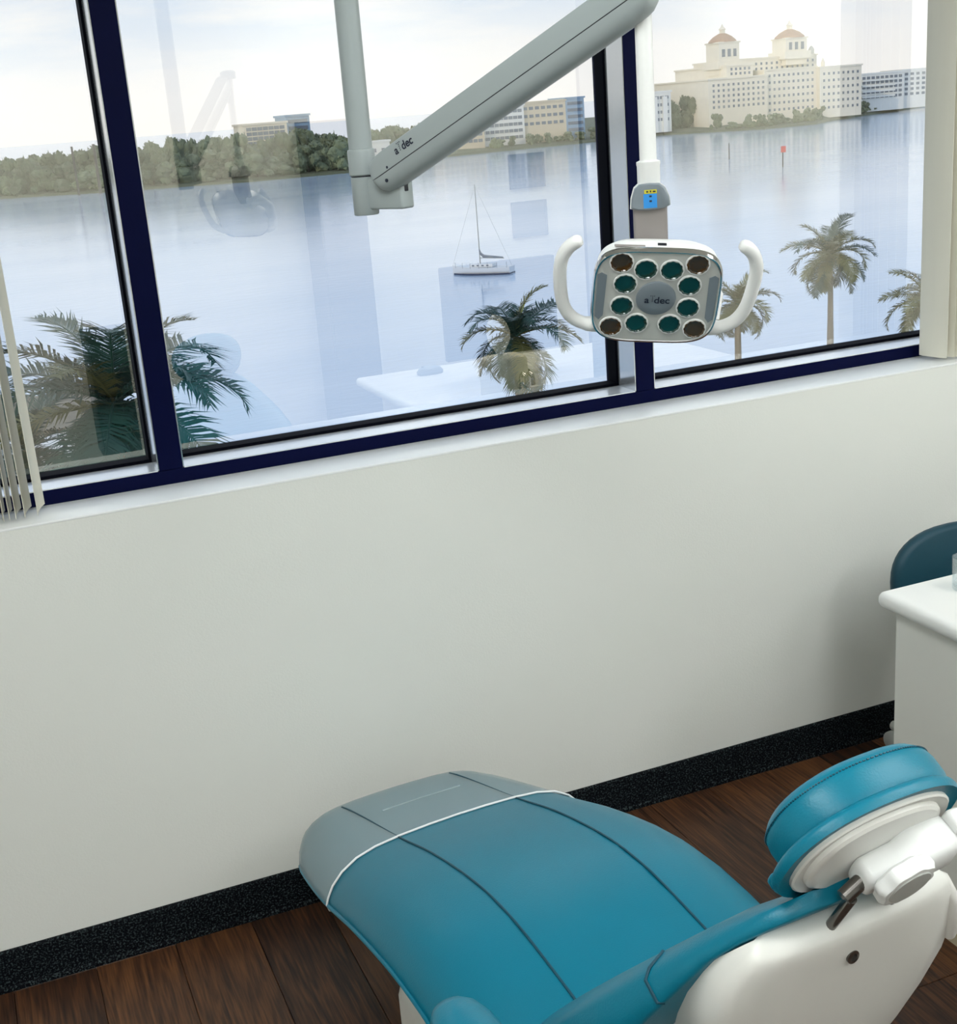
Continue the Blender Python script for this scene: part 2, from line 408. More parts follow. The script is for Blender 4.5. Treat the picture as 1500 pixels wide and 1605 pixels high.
# window
win = thing('window_1', 'wide dark framed window overlooking the bay', None, (1.0, YF, ZS), kind='structure')
MUL = (-0.828, 0.359, 1.547, 2.735); MW = 0.052
MB().box(WX0, WX1, YF, 3.0, ZS, 1.073, .0012, 1).build('bottom_rail', M['frame'], win)
MB().box(WX0, WX1, YF, 3.0, WZ1 - .06, WZ1, .0012, 1).build('top_rail', M['frame'], win)
for mxx in MUL:
    MB().box(mxx, mxx + MW, YF - .0005, 3.0, 1.0735, WZ1 - .06, .0012, 1).build('mullion', M['frame'], win)
    for sx, xa in ((-1, mxx), (1, mxx + MW)):
        MB().box(min(xa, xa + sx * .0025), max(xa, xa + sx * .0025), YF + .001, 2.93, 1.0755, WZ1 - .061).build('side_stop', M['alu'], win)
for a_, b_ in zip(MUL, MUL[1:]):
    x0, x1 = a_ + MW, b_
    MB().box(x0 + .0026, x1 - .0026, YF + .001, 2.93, 1.0731, 1.0755).build('sill_stop', M['alu_lit'], win)
    g = MB(); z0, z1 = 1.0755, WZ1 - .06
    g.box(x0, x1, 2.928, 2.975, z0, z0 + .0075, .002, 1); g.box(x0, x1, 2.928, 2.975, z1 - .010, z1, .002, 1)
    g.box(x0, x0 + .008, 2.928, 2.975, z0, z1, .002, 1); g.box(x1 - .008, x1, 2.928, 2.975, z0, z1, .002, 1)
    g.build('gasket', M['gasket'], win)
    gm = MB(); gm.loft([[(x0 + .005, YG, z0), (x1 - .005, YG, z0)], [(x0 + .005, YG, z1), (x1 - .005, YG, z1)]], closed=False)
    tag(gm.build('glass_pane', M['pane'], win, smooth=False), 'large clear window pane')

# vertical blinds
def vane(parent, cx, cy, ang, wd=.089, z0=1.052, z1=2.40):
    b = MB(); n = 8; d = Vector((math.cos(ang), math.sin(ang), 0)); nn = Vector((-d.y, d.x, 0))
    rings = []
    for k in range(n + 1):
        s = (k / n - .5) * wd; bow = .004 * (1 - (2 * k / n - 1) ** 2)
        p = Vector((cx, cy, 0)) + d * s + nn * bow
        rings.append([p - nn * .0005 + Vector((0, 0, z0)), p + nn * .0005 + Vector((0, 0, z0)), p + nn * .0005 + Vector((0, 0, z1)), p - nn * .0005 + Vector((0, 0, z1))])
    b.loft(rings); b.build('vane', M['blind'], parent)
vb = thing('vertical_blind', 'cream vertical blind vanes drawn back at the left edge of the window', 'blind', (0.0, 2.77, 2.40))
MB().box(-.8, .12, 2.745, 2.80, 2.40, 2.44, .004).build('head_rail', M['lam'], vb)
for vx, an in ((-.13, 80), (-.10, 82), (-.07, 80), (-.04, 84), (-.012, 83), (.012, 82), (.027, 86), (.040, 84), (.055, 80), (.074, 78), (.100, 77)):
    vane(vb, vx, 2.772, rad(an))
vb2 = thing('vertical_blind', 'pale vertical blind vanes stacked at the right end of the window', 'blind', (2.5, 2.77, 2.40))
MB().box(2.38, 2.78, 2.745, 2.80, 2.40, 2.44, .004).build('head_rail', M['lam'], vb2)
for vx, an in ((2.412, 101.5), (2.437, 100), (2.448, 99), (2.462, 101), (2.48, 99), (2.50, 100), (2.53, 98), (2.56, 99), (2.60, 100)):
    vane(vb2, vx, 2.769, rad(an))

# ceiling light panels; the last is added to brighten the mirrored right wall
for k, (cx, cy) in enumerate(((0.0, -0.7), (2.3, -0.7), (0.0, 0.9), (2.3, 0.9), (3.6, 0.3))):
    t = thing('ceiling_light', 'recessed rectangular ceiling light panel', 'light', (cx, cy, ZC), group='ceiling light panels')
    f = MB()
    for x0, x1, y0, y1 in ((-.32, .32, .60, .63), (-.32, .32, -.63, -.60), (-.32, -.29, -.60, .60), (.29, .32, -.60, .60)):
        f.box(cx + x0, cx + x1, cy + y0, cy + y1, ZC - .02, ZC)
    f.build('frame', M['white'], t, smooth=False)
    MB().box(cx - .29, cx + .29, cy - .60, cy + .60, ZC - .012, ZC - .002).build('diffuser', M['lamp'], t, smooth=False)

# ------------------------------------------------------------------ dental operating light
dl = thing('dental_light', 'ceiling mounted white dental operating light with jointed grey arm', 'dental light', (0.667, 2.13, ZC))
PX, PY = 0.667, 2.13
MB().lathe([(.0195, 1.70), (.0195, ZC - .03)], (PX, PY, 0), seg=32).build('ceiling_post', M['arm'], dl)
MB().lathe([(.075, ZC - .03), (.075, ZC - .012), (.065, ZC)], (PX, PY, 0), seg=32).build('ceiling_plate', M['arm'], dl)
MB().lathe([(.0205, 1.6885), (.0226, 1.6905), (.0226, 1.727), (.0218, 1.730), (.0195, 1.731)], (PX, PY, 0), seg=32).build('collar', M['arm'], dl)
MB().lathe([(.0200, 1.6865), (.0200, 1.6885)], (PX, PY, 0), seg=32).build('joint_gap', M['dark'], dl)
MB().lathe([(.0195, 1.625), (.0210, 1.627), (.0210, 1.6865)], (PX, PY, 0), seg=32).build('swivel', M['arm'], dl)
A0 = Vector((0.682, 2.085, 1.684)); A1 = Vector((0.925, 1.62, 1.915))
dv = (A1 - A0); LEN = dv.length; dv.normalize()
sd = dv.cross(Vector((0, 0, 1))).normalized()
if sd.dot(EYE - A0) < 0: sd = -sd          # side facing the room
upv = sd.cross(dv).normalized()
if upv.z < 0: upv = -upv
def arm_pt(l, s, t): return A0 + dv * l + sd * s + upv * t
def arm_shell(name, sec, m):
    rings = []
    ls = [0, .004, .010, .020, .034] + [LEN * q for q in (.2, .5, .8)] + [LEN - .03, LEN - .012, LEN - .003, LEN]
    for l in ls:
        e = min(l, LEN - l); k = 1.0 if e >= .034 else math.sqrt(max(0, 1 - (1 - e / .034) ** 2)) * .5 + .5
        rings.append([arm_pt(l, s * (0.75 + .25 * k), t * k) for s, t in sec])
    return MB().loft(rings).build(name, m, dl, ang=35)
up_sec = [(.0225, -.0035), (.0228, .010), (.0222, .022), (.019, .0285), (.013, .0310), (-.013, .0310), (-.019, .0285), (-.0222, .022), (-.0228, .010), (-.0225, -.0035)]
lo_sec = [(.0225, -.0050), (.0212, -.0150), (.0175, -.0240), (.011, -.0300), (0, -.0318), (-.011, -.0300), (-.0175, -.0240), (-.0212, -.0150), (-.0225, -.0050)]
upper = arm_shell('arm_cover', up_sec, M['arm']); lower = arm_shell('arm_cover', lo_sec, M['arm'])
arm_shell('arm_core', [(.0215, -.008), (.0215, 0), (-.0215, 0), (-.0215, -.008)], M['dark'])
# bracket between post and arm
hd = Vector((dv.x, dv.y, 0)).normalized(); hs = Vector((sd.x, sd.y, 0)).normalized()
def brk(co): return Vector((PX, PY, 0)) + hd * co.x + hs * co.y + Vector((0, 0, co.z))
bk = MB().box(.012, .092, -.020, .010, 1.634, 1.684, .004, 3, fn=brk).build('bracket', M['arm'], dl)
MB().box(.080, .0926, -.009, .003, 1.660, 1.6835, .003, 3, fn=brk).build('bracket_slot', M['dark'], bk)
for l, t, r in ((.030, -.0165, .0028), (.042, .0005, .0022)):
    MB().lathe([(r, -.001), (r, .0006)], arm_pt(l, .0222, t), sd, seg=14).build('screw', M['ink'], lower)
# maker's lettering on the arm
def on_arm(l0, t0):
    return lambda x, y: arm_pt(l0 + x, .0232, t0 + y)
def dotted_mark(fn, h, name, m, parent):
    b = MB(); pts = [(0, -.5), (0, -.25), (0, 0), (0, .25), (-.28, .5), (0, .5), (.28, .5)]
    for px, py in pts:
        c = [fn(px * h + .09 * h * math.cos(k * math.pi / 3), py * h + .09 * h * math.sin(k * math.pi / 3)) for k in range(6)]
        b.bm.faces.new([b.bm.verts.new(p) for p in c])
    return b.build(name, m, parent, smooth=False)
LT = .074
text_mesh('a', .0185, on_arm(LT, .0135), 'lettering', M['ink'], upper, bold=.00042, gap=.98)
dotted_mark(on_arm(LT + .0088, .0165), .012, 'lettering', M['ink'], upper)
text_mesh('dec', .0185, on_arm(LT + .0262, .0135), 'lettering', M['ink'], upper, bold=.00042, gap=.98)
# slim drop tube
SX, SY = 0.9285, 1.645
MB().lathe([(.0118, 1.680), (.0118, 1.925), (.009, 1.932)], (SX, SY, 0), seg=28).build('drop_tube', M['white'], dl)
MB().lathe([(.0150, 1.660), (.0160, 1.664), (.0160, 1.686), (.0166, 1.688), (.0166, 1.692), (.0120, 1.694)], (SX, SY, 0), seg=28).build('collar', M['white'], dl)
MB().lathe([(.024, 1.925), (.024, 1.945), (.016, 1.95)], (SX, SY, 0), seg=28).build('arm_knuckle', M['arm'], dl)
ax = Vector((math.cos(rad(-28)), math.sin(rad(-28)), 0)); nx = Vector((math.sin(rad(-28)), -math.cos(rad(-28)), 0))
def jt(co): return Vector((SX, SY, 0)) + ax * co.x + nx * co.y + Vector((0, 0, co.z))
# joint cap: rounded trapezoid housing
rings = []
for yy, k in ((-.024, .80), (-.018, .96), (.0, 1.0), (.020, 1.0), (.026, .97), (.028, .90)):
    o2 = [(-.0265, -.016), (-.0255, -.004), (-.021, .010), (-.014, .0158), (0, .017), (.014, .0158), (.021, .010), (.0265, -.002), (.0275, -.014), (.020, -.0175), (0, -.020), (-.018, -.0185)]
    rings.append([jt(Vector((px * k, yy, 1.647 + pz * k))) for px, pz in o2])
jc = MB().loft(rings).build('joint_cap', M['mgrey'], dl, ang=50)
rings = []
for yy, k in ((-.027, .86), (-.020, 1.02), (.012, 1.045)):
    rings.append([jt(Vector((px * k, yy, 1.647 + pz * k))) for px, pz in o2])
MB().loft(rings).build('joint_shell', M['white'], dl, ang=50)
def sticker(x0, x1, z0, z1, m, nm, y=.0284): return MB().box(x0, x1, .026, y, z0, z1, fn=jt).build(nm, m, jc, smooth=False)
sticker(-.0075, .0095, 1.6505, 1.6555, M['yellow'], 'sticker'); sticker(-.009, .0095, 1.631, 1.650, M['blue'], 'sticker')
for q, (x0, x1, z0, z1) in enumerate(((-.005, -.002, 1.652, 1.654), (.000, .002, 1.652, 1.6545), (.004, .008, 1.652, 1.654), (-.001, .0025, 1.6455, 1.648), (-.001, .0025, 1.639, 1.6415))):
    sticker(x0, x1, z0, z1, M['ink'], 'sticker_mark', .0287)
# neck and yoke
HB = Vector((0.9131, 1.61, 1.5083))
yw, tl, rl = rad(-28.05), rad(28), rad(-6.42)
n0 = Vector((math.sin(yw), -math.cos(yw), 0)); a0 = Vector((math.cos(yw), math.sin(yw), 0)); b0 = Vector((0, 0, 1))
hn = n0 * math.cos(tl) - b0 * math.sin(tl); b2 = b0 * math.cos(tl) + n0 * math.sin(tl)
ha = a0 * math.cos(rl) + b2 * math.sin(rl); hb = b2 * math.cos(rl) - a0 * math.sin(rl)
def H(u, v, n): return HB + ha * u + hb * v + hn * n
nk = MB(); rings = []
back = H(0, 0, -.058)
p0 = jt(Vector((0, .004, 1.640))); p1 = jt(Vector((0, .002, 1.585))); p2 = jt(Vector((0, -.012, 1.545))); p3 = back + Vector((0, 0, .012))
for q, p in enumerate((p0, p1, p2, p3)):
    ww, dd = ((.0235, .017), (.0235, .016), (.021, .015), (.018, .02))[q]
    rings.append([p + ax * (ww * sx_) + nx * (dd * sy_) for sx_, sy_ in ((-1, -.8), (-.85, -1), (.85, -1), (1, -.8), (1, .8), (.85, 1), (-.85, 1), (-1, .8))])
nk.loft(rings); nk.build('neck', M['taupe'], dl, ang=50)
# yoke behind the head
yk = [H(0, .0, -.075), H(.03, .01, -.085), H(.07, -.005, -.075), H(.088, -.03, -.05), H(.085, -.055, -.03)]
MB().tube([p3, yk[0]] + yk[1:], [.018, .018, .017, .015, .014, .013], 14).build('yoke', M['white'], dl)
# lamp head
def sup(u, v, e=4.2, seg=56):
    out = []
    for k in range(seg):
        a = 2 * math.pi * k / seg; c, s_ = math.cos(a), math.sin(a)
        out.append((math.copysign(abs(c) ** (2 / e), c) * u, math.copysign(abs(s_) ** (2 / e), s_) * v))
    return out
HW, HH = .0885, .0775
head = MB().loft([[H(px, py, nn) for px, py in sup(HW * k, HH * k)] for nn, k in ((-.058, .45), (-.055, .66), (-.046, .86), (-.030, .965), (-.012, 1.0), (-.003, 1.0), (.0, .985), (-.002, .96))]).build('lamp_head', M['white'], dl, ang=60)
MB().loft([[H(px, py, nn) for px, py in sup(HW * .96, HH * .96)] for nn in (-.004, -.0005)]).build('front_plate', M['lgrey'], head, ang=30)
MB().loft([[H(px * k, py * k, nn) for px, py in sup(HW, HH)] for k, nn in ((1.012, -.008), (1.016, -.003), (.996, .002), (.975, .0015))], cap0=False, cap1=False).build('rim', M['chrome'], head, ang=60)
def lens(u, v, m, r=.0143):
    b = MB(); rings = []
    for k, nn in ((1.18, -.0005), (1.17, .0016), (1.04, .0018), (.98, -.0005)):
        rings.append([H(u + r * k * math.cos(2 * math.pi * j / 36), v + r * k * math.sin(2 * math.pi * j / 36), nn) for j in range(36)])
    b.loft(rings, cap1=False); bz = b.build('lens_bezel', M['white'], head)
    b = MB(); rings = []
    for k, nn in ((1.04, .0019), (.97, .0024), (.90, .0012), (.6, .0004), (.25, .0006)):
        rings.append([H(u + r * k * (1 + (.035 * math.cos(12 * 2 * math.pi * j / 48) if k > .8 else 0)) * math.cos(2 * math.pi * j / 48), v + r * k * (1 + (.035 * math.cos(12 * 2 * math.pi * j / 48) if k > .8 else 0)) * math.sin(2 * math.pi * j / 48), nn) for j in range(48)])
    b.loft(rings, cap0=False); b.build('lens', m, bz, ang=30)
for su in (-1, 1):
    lens(su * .0519, .0581, M['lens_b']); lens(su * .0595, -.0511, M['lens_b'])
    for u, v in ((.0178, .0478), (.0444, .0229), (.0463, -.0146), (.0235, -.0441)): lens(su * u, v, M['lens_g'])
    # dark side windows
    b = MB(); sp = [(.0705, .036), (.078, .040), (.0835, .036), (.0835, -.034), (.0775, -.040), (.072, -.032)]
    b.loft([[H(su * px, py, nn) for px, py in sp] for nn in (-.001, .0006)]); b.build('side_window', M['mgrey'], head, smooth=False)
disc = MB().loft([[H(.0278 * k * math.cos(2 * math.pi * j / 48), .0278 * k * math.sin(2 * math.pi * j / 48), nn) for j in range(48)] for k, nn in ((1, -.0005), (1, .0018), (.96, .0026), (.5, .0030))]).build('centre_disc', M['mgrey'], head)
def on_disc(u0, v0): return lambda x, y: H(u0 + x, v0 + y, .0034)
text_mesh('a', .0155, on_disc(-.0125, -.002), 'lettering', M['ink'], disc, bold=.0003)
dotted_mark(on_disc(-.0048, .001), .009, 'lettering', M['ink'], disc)
text_mesh('dec', .0155, on_disc(.0085, -.002), 'lettering', M['ink'], disc, bold=.0003)
MB().box(-.006, .006, -.001, .001, 0, .0015, fn=lambda c: H(.002 + c.x, HH * .999 + c.z, -.016 + c.y * 2)).build('vent_slot', M['dark'], head)
MB().box(-.021, .021, -.002, .002, 0, .0012, fn=lambda c: H(-.042 + c.x, HH * .985 + c.z, -.012 + c.y)).build('trim_strip', M['taupe'], head)
for su in (-1, 1):
    hp = [(.078, -.0600), (.098, -.0575), (.116, -.047), (.1275, -.028), (.133, -.002), (.1355, .028), (.134, .050), (.1275, .067), (.118, .0775), (.108, .083)]
    pts = []
    for q in range(len(hp) * 3 - 2):
        s_ = q / 3; i0 = int(s_); f_ = s_ - i0
        pu = smooth_lerp([(j, p[0]) for j, p in enumerate(hp)], s_); pv = smooth_lerp([(j, p[1]) for j, p in enumerate(hp)], s_)
        pts.append(H(su * pu, pv, -.014))
    rr = [.011] * 3 + [.0095] * (len(pts) - 5) + [.0085, .006]
    MB().tube(pts, rr, 14).build('handle', M['white'], dl, ang=60)

# ------------------------------------------------------------------ dental chair
CA = rad(5.0); CX0, CY0 = 0.80, 1.55
def CH(u, v, z): return Vector((CX0 + u * math.cos(CA) - v * math.sin(CA), CY0 + u * math.sin(CA) + v * math.cos(CA), z))
dc = thing('dental_chair', 'teal upholstered dental patient chair with white back shell', 'dental chair', tuple(CH(0, 0, 0)))
PROF = [(-.30, .470), (-.20, .480), (-.10, .494), (-.03, .509), (.05, .524), (.15, .538), (.27, .536), (.45, .502), (.62, .452), (.85, .392), (.93, .368), (.98, .345), (1.01, .31)]
WID = [(-.30, .27), (-.2, .295), (0, .305), (.3, .303), (.62, .286), (.80, .268), (.90, .25), (.96, .222), (.99, .19), (1.01, .14)]
def ztop(v): return smooth_lerp(PROF, v)
def wid(v): return smooth_lerp(WID, v)
SEC = [(0, 0), (.22, -.001), (.44, -.004), (.62, -.010), (.76, -.021), (.87, -.040), (.945, -.063), (.985, -.085), (1.0, -.098), (.985, -.112), (.93, -.122), (.70, -.128), (.35, -.130)]
def sect(v, off=0.0, sq=1.0):
    w_, z_ = wid(v) + off, ztop(v) + off
    pts = [(-s, d) for s, d in reversed(SEC[1:])] + SEC + [(0, -.130)]
    return [CH(s * w_, v, z_ + d * sq) for s, d in pts]
vsl = [-.30, -.27, -.22, -.15, -.08, 0, .08, .16, .24, .32, .40, .48, .56, .64, .72, .80, .86, .90, .935, .96, .98, .995, 1.005]
seat = MB().loft([sect(v, 0, 1.0 if v < .9 else max(.35, 1 - (v - .9) * 6)) for v in vsl]).build('seat_cushion', M['teal'], dc, ang=70)
for su in (-1, 1):
    pts = [CH(su * .13, v, ztop(v) - .0035 + .0004) for v in [k * .04 - .14 for k in range(28)]]
    MB().tube(pts, .0022, 6).build('seam', M['teal_dk'], seat)
    pts = [CH(su * (wid(v) * 1.002), v, ztop(v) - .098) for v in [k * .04 - .26 for k in range(30)]]
    MB().tube(pts, .0042, 8).build('piping', M['teal'], seat)
vf = [.622, .66, .72, .80, .86, .90, .935, .96, .98, .995, 1.005]
cov = MB().loft([sect(v, .003, 1.0 if v < .9 else max(.38, 1 - (v - .9) * 6)) for v in vf], cap0=False).build('foot_cover', M['film'], dc, ang=70)
cov['label'] = 'clear plastic sleeve over the foot end'
s0 = sect(.621, .0035)
MB().tube(s0[2:-3], .0022, 8).build('cover_edge', M['white'], cov)
MB().tube([CH(u, .80, ztop(.80) + .0032 - .0012 * abs(u) / .1) for u in (-.09, -.05, 0, .05, .09)], .0016, 6).build('cover_crease', M['film'], cov)
# backrest: upholstery
def BK(u, s, t):
    """s along the backrest from the seat up, t in front of the cushion's rear plane"""
    k = math.sqrt(.5)
    return CH(u, -.10 - s * k + t * k, .465 + s * k + t * k)
BW = [(0, .24), (.10, .262), (.20, .272), (.30, .262), (.40, .225), (.48, .180), (.54, .140), (.575, .105), (.590, .06)]
rings = []
for s_ in (0, .04, .1, .16, .22, .28, .34, .40, .45, .49, .525, .555, .575, .588):
    w_ = smooth_lerp(BW, s_); th = .052 * (1 if s_ < .5 else max(.35, 1 - (s_ - .5) * 5)); rt_ = lerp([(.33, -.020), (.50, .026)], s_)
    rings.append([BK(a * w_, s_, b_) for a, b_ in ((-.97, rt_), (-1.01, rt_ + .002), (-1.02, .036), (-.97, .046), (-.85, .026 + th * .62), (-.5, .026 + th * .68), (0, .026 + th * .6), (.5, .026 + th * .68), (.85, .026 + th * .62), (.97, .046), (1.02, .036), (1.01, rt_ + .002), (.97, rt_), (0, rt_ - .002))])
back = MB().loft(rings).build('backrest_cushion', M['teal'], dc, ang=70)
w_ = smooth_lerp(BW, .42)
MB().tube([BK(a * w_, .42, b_) for a, b_ in ((-.975, .005), (-1.015, .008), (-1.025, .036), (-.975, .0465), (-.85, .0585))], .0022, 6).build('seam', M['teal_dk'], back)
# white rear shell
SHW = [(.44, .09), (.50, .118), (.60, .150), (.68, .174), (.75, .186), (.80, .178), (.845, .155), (.856, .146), (.864, .134), (.868, .118)]
REAR = [(.44, -.30), (.50, -.355), (.60, -.408), (.68, -.436), (.75, -.458), (.81, -.476), (.845, -.486), (.856, -.482), (.864, -.474), (.868, -.464)]
def frontv(z): return -.10 - (z - .465) + lerp([(.70, -.022), (.82, .034)], z)
rings = []
for z_ in (.44, .48, .54, .60, .66, .72, .77, .81, .832, .845, .851, .856, .860, .864, .868):
    w_, rv, fv = smooth_lerp(SHW, z_), smooth_lerp(REAR, z_), max(frontv(z_), smooth_lerp(REAR, z_) + .002)
    dz = 0
    sec = [(1.0, fv), (1.0, rv * .55 + fv * .45), (.985, rv * .8 + fv * .2), (.93, rv * .97 + fv * .03), (.75, rv - .006), (.4, rv - .010), (0, rv - .011)]
    sec = sec + [(-a, b_) for a, b_ in reversed(sec[:-1])]
    sh_ = .008 * max(0, min(1, (.84 - z_) / .1))
    rings.append([CH(a * w_ + sh_, b_, z_) for a, b_ in sec])
shell = MB().loft(rings).build('back_shell', M['shell'], dc, ang=45)
MB().lathe([(.0088, 0), (.0088, .003), (.0052, .0036), (.0045, .001)], CH(-.008, -.4855, .805), CH(0, -1, -.08) - CH(0, 0, 0), seg=18).build('screw', M['gun'], shell)
# rolled lip on the shell's outer corner
pts = [CH(.126, -.466, .862), CH(.148, -.470, .842), CH(.168, -.466, .805), CH(.180, -.459, .765), CH(.186, -.450, .738)]
MB().tube(pts, [.006, .011, .013, .013, .008], 10).build('shell_lip', M['shell'], shell)
# armrest pad on the near side
rings = []
for v_, k in ((.010, .25), (.004, .60), (-.012, .86), (-.04, 1.0), (-.10, 1.05), (-.20, 1.05), (-.30, .98), (-.33, .8), (-.345, .4)):
    rings.append([CH(-.352 + .042 * k * math.cos(a), v_ - .085, .615 + .024 * k * math.sin(a)) for a in [2 * math.pi * j / 20 for j in range(20)]])
ar = MB().loft(rings).build('armrest', M['teal'], dc, ang=70)
MB().tube([CH(-.352, -.25, .60), CH(-.352, -.25, .52), CH(-.33, -.26, .44), CH(-.25, -.26, .40)], .018, 12).build('armrest_post', M['white'], ar)
# base
b = MB(); rings = []
for z_, k in ((.0, 1.0), (.03, 1.0), (.05, .96), (.056, .90)):
    rings.append([CH(px * .26 * k, .05 + py * .40 * k, z_) for px, py in sup(1, 1, 5, 40)])
b.loft(rings).build('base_plate', M['shell'], dc, ang=40)
def chf(c): return CH(c.x, c.y, c.z)
MB().box(-.276, .16, -.28, .345, .05, .365, .03, 3, fn=chf).build('lift_housing', M['shell'], dc, ang=40)
MB().box(-.20, .26, -.32, .42, .335, .40, .02, 3, fn=lambda c: CH(c.x, c.y, c.z + max(0, (ztop(c.y) - .53)) )).build('seat_frame', M['shell'], dc, ang=40)
# headrest
th_ = rad(30)
hc = CH(0, -.502, .964)
fu = CH(1, 0, 0) - CH(0, 0, 0); fv_ = CH(0, 1, 0) - CH(0, 0, 0)
hnn = fv_ * math.cos(th_) + Vector((0, 0, 1)) * math.sin(th_)
htt = Vector((0, 0, 1)) * math.cos(th_) - fv_ * math.sin(th_)
def HR(u, t, n): return hc + fu * u + htt * t + hnn * n
def disc_rings(rows, hw, hh, e=2.3, seg=48):
    return [[HR(px, py, n) for px, py in sup(hw * k, hh * k, e, seg)] for n, k in rows]
def pillow_rings(rows, hw, hh): return [[HR(px + .012, py, n) for px, py in sup(hw * k, hh * k, 2.3, 48)] for n, k in rows]
hr = MB().loft(disc_rings([(.0, .95), (-.002, .985), (.004, 1.01), (.010, 1.0), (.014, .96), (.015, .90)], .125, .089)).build('headrest', M['teal'], dc, ang=60)
pl = MB().loft(pillow_rings([(.008, .84), (.013, .885), (.025, .915), (.043, .92), (.058, .895), (.067, .82), (.073, .66), (.076, .43), (.077, .2)], .125, .089)).build('headrest_pillow', M['teal'], hr, ang=70)
ring = [HR(px + .012, py, .0555) for px, py in sup(.125 * .903, .089 * .903, 2.3, 160)]
st = MB()
for k in range(160):
    a_, b_ = ring[k], ring[(k + 1) % 160]
    st.tube([a_, a_.lerp(b_, .55)], .0011, 5)
st.build('stitching', M['teal_dk'], pl)
plate = MB().loft(disc_rings([(.004, .86), (-.004, .86), (-.006, .84), (-.004, .80)], .125, .089)).build('back_plate', M['shell'], hr, ang=40)
MB().loft(disc_rings([(-.002, .74), (-.009, .73), (-.012, .69), (-.011, .62)], .125, .089)).build('inner_plate', M['shell'], plate, ang=40)
# clamp housing (along u), hump in the middle
rings = []
for u_, rr, t_, n_ in ((-.030, .008, -.018, -.028), (-.029, .014, -.018, -.028), (-.023, .018, -.018, -.028), (.000, .019, -.016, -.028), (.018, .0195, -.012, -.028), (.030, .026, -.008, -.029), (.042, .027, -.006, -.029), (.082, .026, -.004, -.028), (.088, .023, -.004, -.028), (.090, .017, -.004, -.028)):
    rings.append([HR(u_, t_ + rr * 1.12 * b_, n_ + rr * a_) for a_, b_ in sup(1, 1, 3.2, 24)])
hs_ = MB().loft(rings).build('clamp_housing', M['white'], hr, ang=50)
MB().box(.086, .106, .008, .034, -.040, -.012, .005, 3, fn=lambda c: HR(c.x, c.y, c.z)).build('clamp_tab', M['white'], hs_)
# star knob
def knob(nm, u_, t_, n0, R_, dep, m, par):
    rows = ((n0, .80), (n0 - .004, .98), (n0 - dep + .006, 1.0), (n0 - dep, .90), (n0 - dep - .001, .6))
    return MB().loft([[HR(u_ + R_ * k * (1 + .045 * math.cos(8 * a)) * math.cos(a), t_ + R_ * k * (1 + .045 * math.cos(8 * a)) * math.sin(a), n) for a in [2 * math.pi * j / 64 for j in range(64)]] for n, k in rows]).build(nm, m, par, ang=45)
kb = knob('knob', .002, .006, -.046, .0365, .020, M['white'], hs_)
MB().loft([[HR(.002 + .028 * k * math.cos(a), .006 + .028 * k * math.sin(a), n) for a in [2 * math.pi * j / 32 for j in range(32)]] for n, k in ((-.0655, 1), (-.0680, .95), (-.0685, .6))]).build('knob_cap', M['lgrey'], kb)
# rods
for u_, top in ((-.047, (-.047, .0, -.052)), (.047, (.047, 0, -.052))):
    p = CH(u_ + .006, -.474, .840); q = HR(u_ + (.006 if u_ < 0 else -.01), -.035, -.040)
    MB().tube([p, q], .0066, 14).build('headrest_rod', M['gun'], hr)
MB().tube([HR(-.050, -.034, -.036), HR(-.022, -.020, -.030)], .0095, 16).build('cross_pin', M['gun'], hr)
MB().box(-.110, -.094, -.056, -.038, .004, .022, .005, 3, fn=lambda c: HR(c.x, c.y, c.z)).build('pull_tab', M['teal'], hr)

# ------------------------------------------------------------------ counter, cabinet, stool, small things
CT = .75
def bull(x0, x1, y0, y1, z1, th, name, m, parent=None):
    return MB().box(x0, x1, y0, y1, z1 - th, z1, th * .45, 5).build(name, m, parent, ang=50)
cab = thing('cabinet', 'white laminate base cabinet at the right edge below the rounded counter', 'cabinet', (2.3, 1.8, 0))
MB().box(1.72, 3.0, 1.50, 2.065, .055, CT - .032, .002, 1).build('body', M['panel'], cab)
MB().box(1.735, 3.0, 1.52, 2.05, 0, .055).build('toe_kick', M['toe'], cab)
for k in range(3):
    d = MB().box(1.78 + k * .40, 2.16 + k * .40, 1.482, 1.50, .07, CT - .05, .003, 1).build('door', M['panel'], cab)
    MB().tube([(1.82 + k * .4, 1.470, .60), (1.82 + k * .4, 1.470, .50)], .005, 8).build('handle', M['chrome'], d)
ct = bull(1.688, 3.0, 1.47, 2.092, CT, .036, 'countertop', M['lam'])
tag(ct, 'white laminate counter top with rounded front corner, teal stool behind', 'countertop')
dk = thing('desk', 'second white desk cabinet beside the counter, seen reflected in the glass', 'desk', (2.0, 1.05, 0))
MB().box(1.50, 2.9, .73, 1.455, CT - .036, CT, .016, 4).build('desk_top', M['lam'], dk, ang=50)
MB().box(1.60, 2.85, .76, 1.42, .055, CT - .036, .002, 1).build('body', M['panel'], dk)
MB().box(1.62, 2.85, .78, 1.40, 0, .055).build('toe_kick', M['toe'], dk)
ms = thing('computer_mouse', 'dark computer mouse on the second desk', 'mouse', (1.78, .88, CT))
b = MB(); rings = []
for z_, k in ((0, 1), (.012, 1.02), (.024, .85), (.032, .5), (.034, .15)):
    rings.append([Vector((1.78 + px * .055 * k, .88 + py * .035 * k, CT + z_)) for px, py in sup(1, 1, 2.4, 24)])
b.loft(rings).build('body', M['mgrey'], ms); MB().box(1.745, 1.76, .875, .885, CT + .026, CT + .033, .003).build('scroll_wheel', M['dark'], ms)
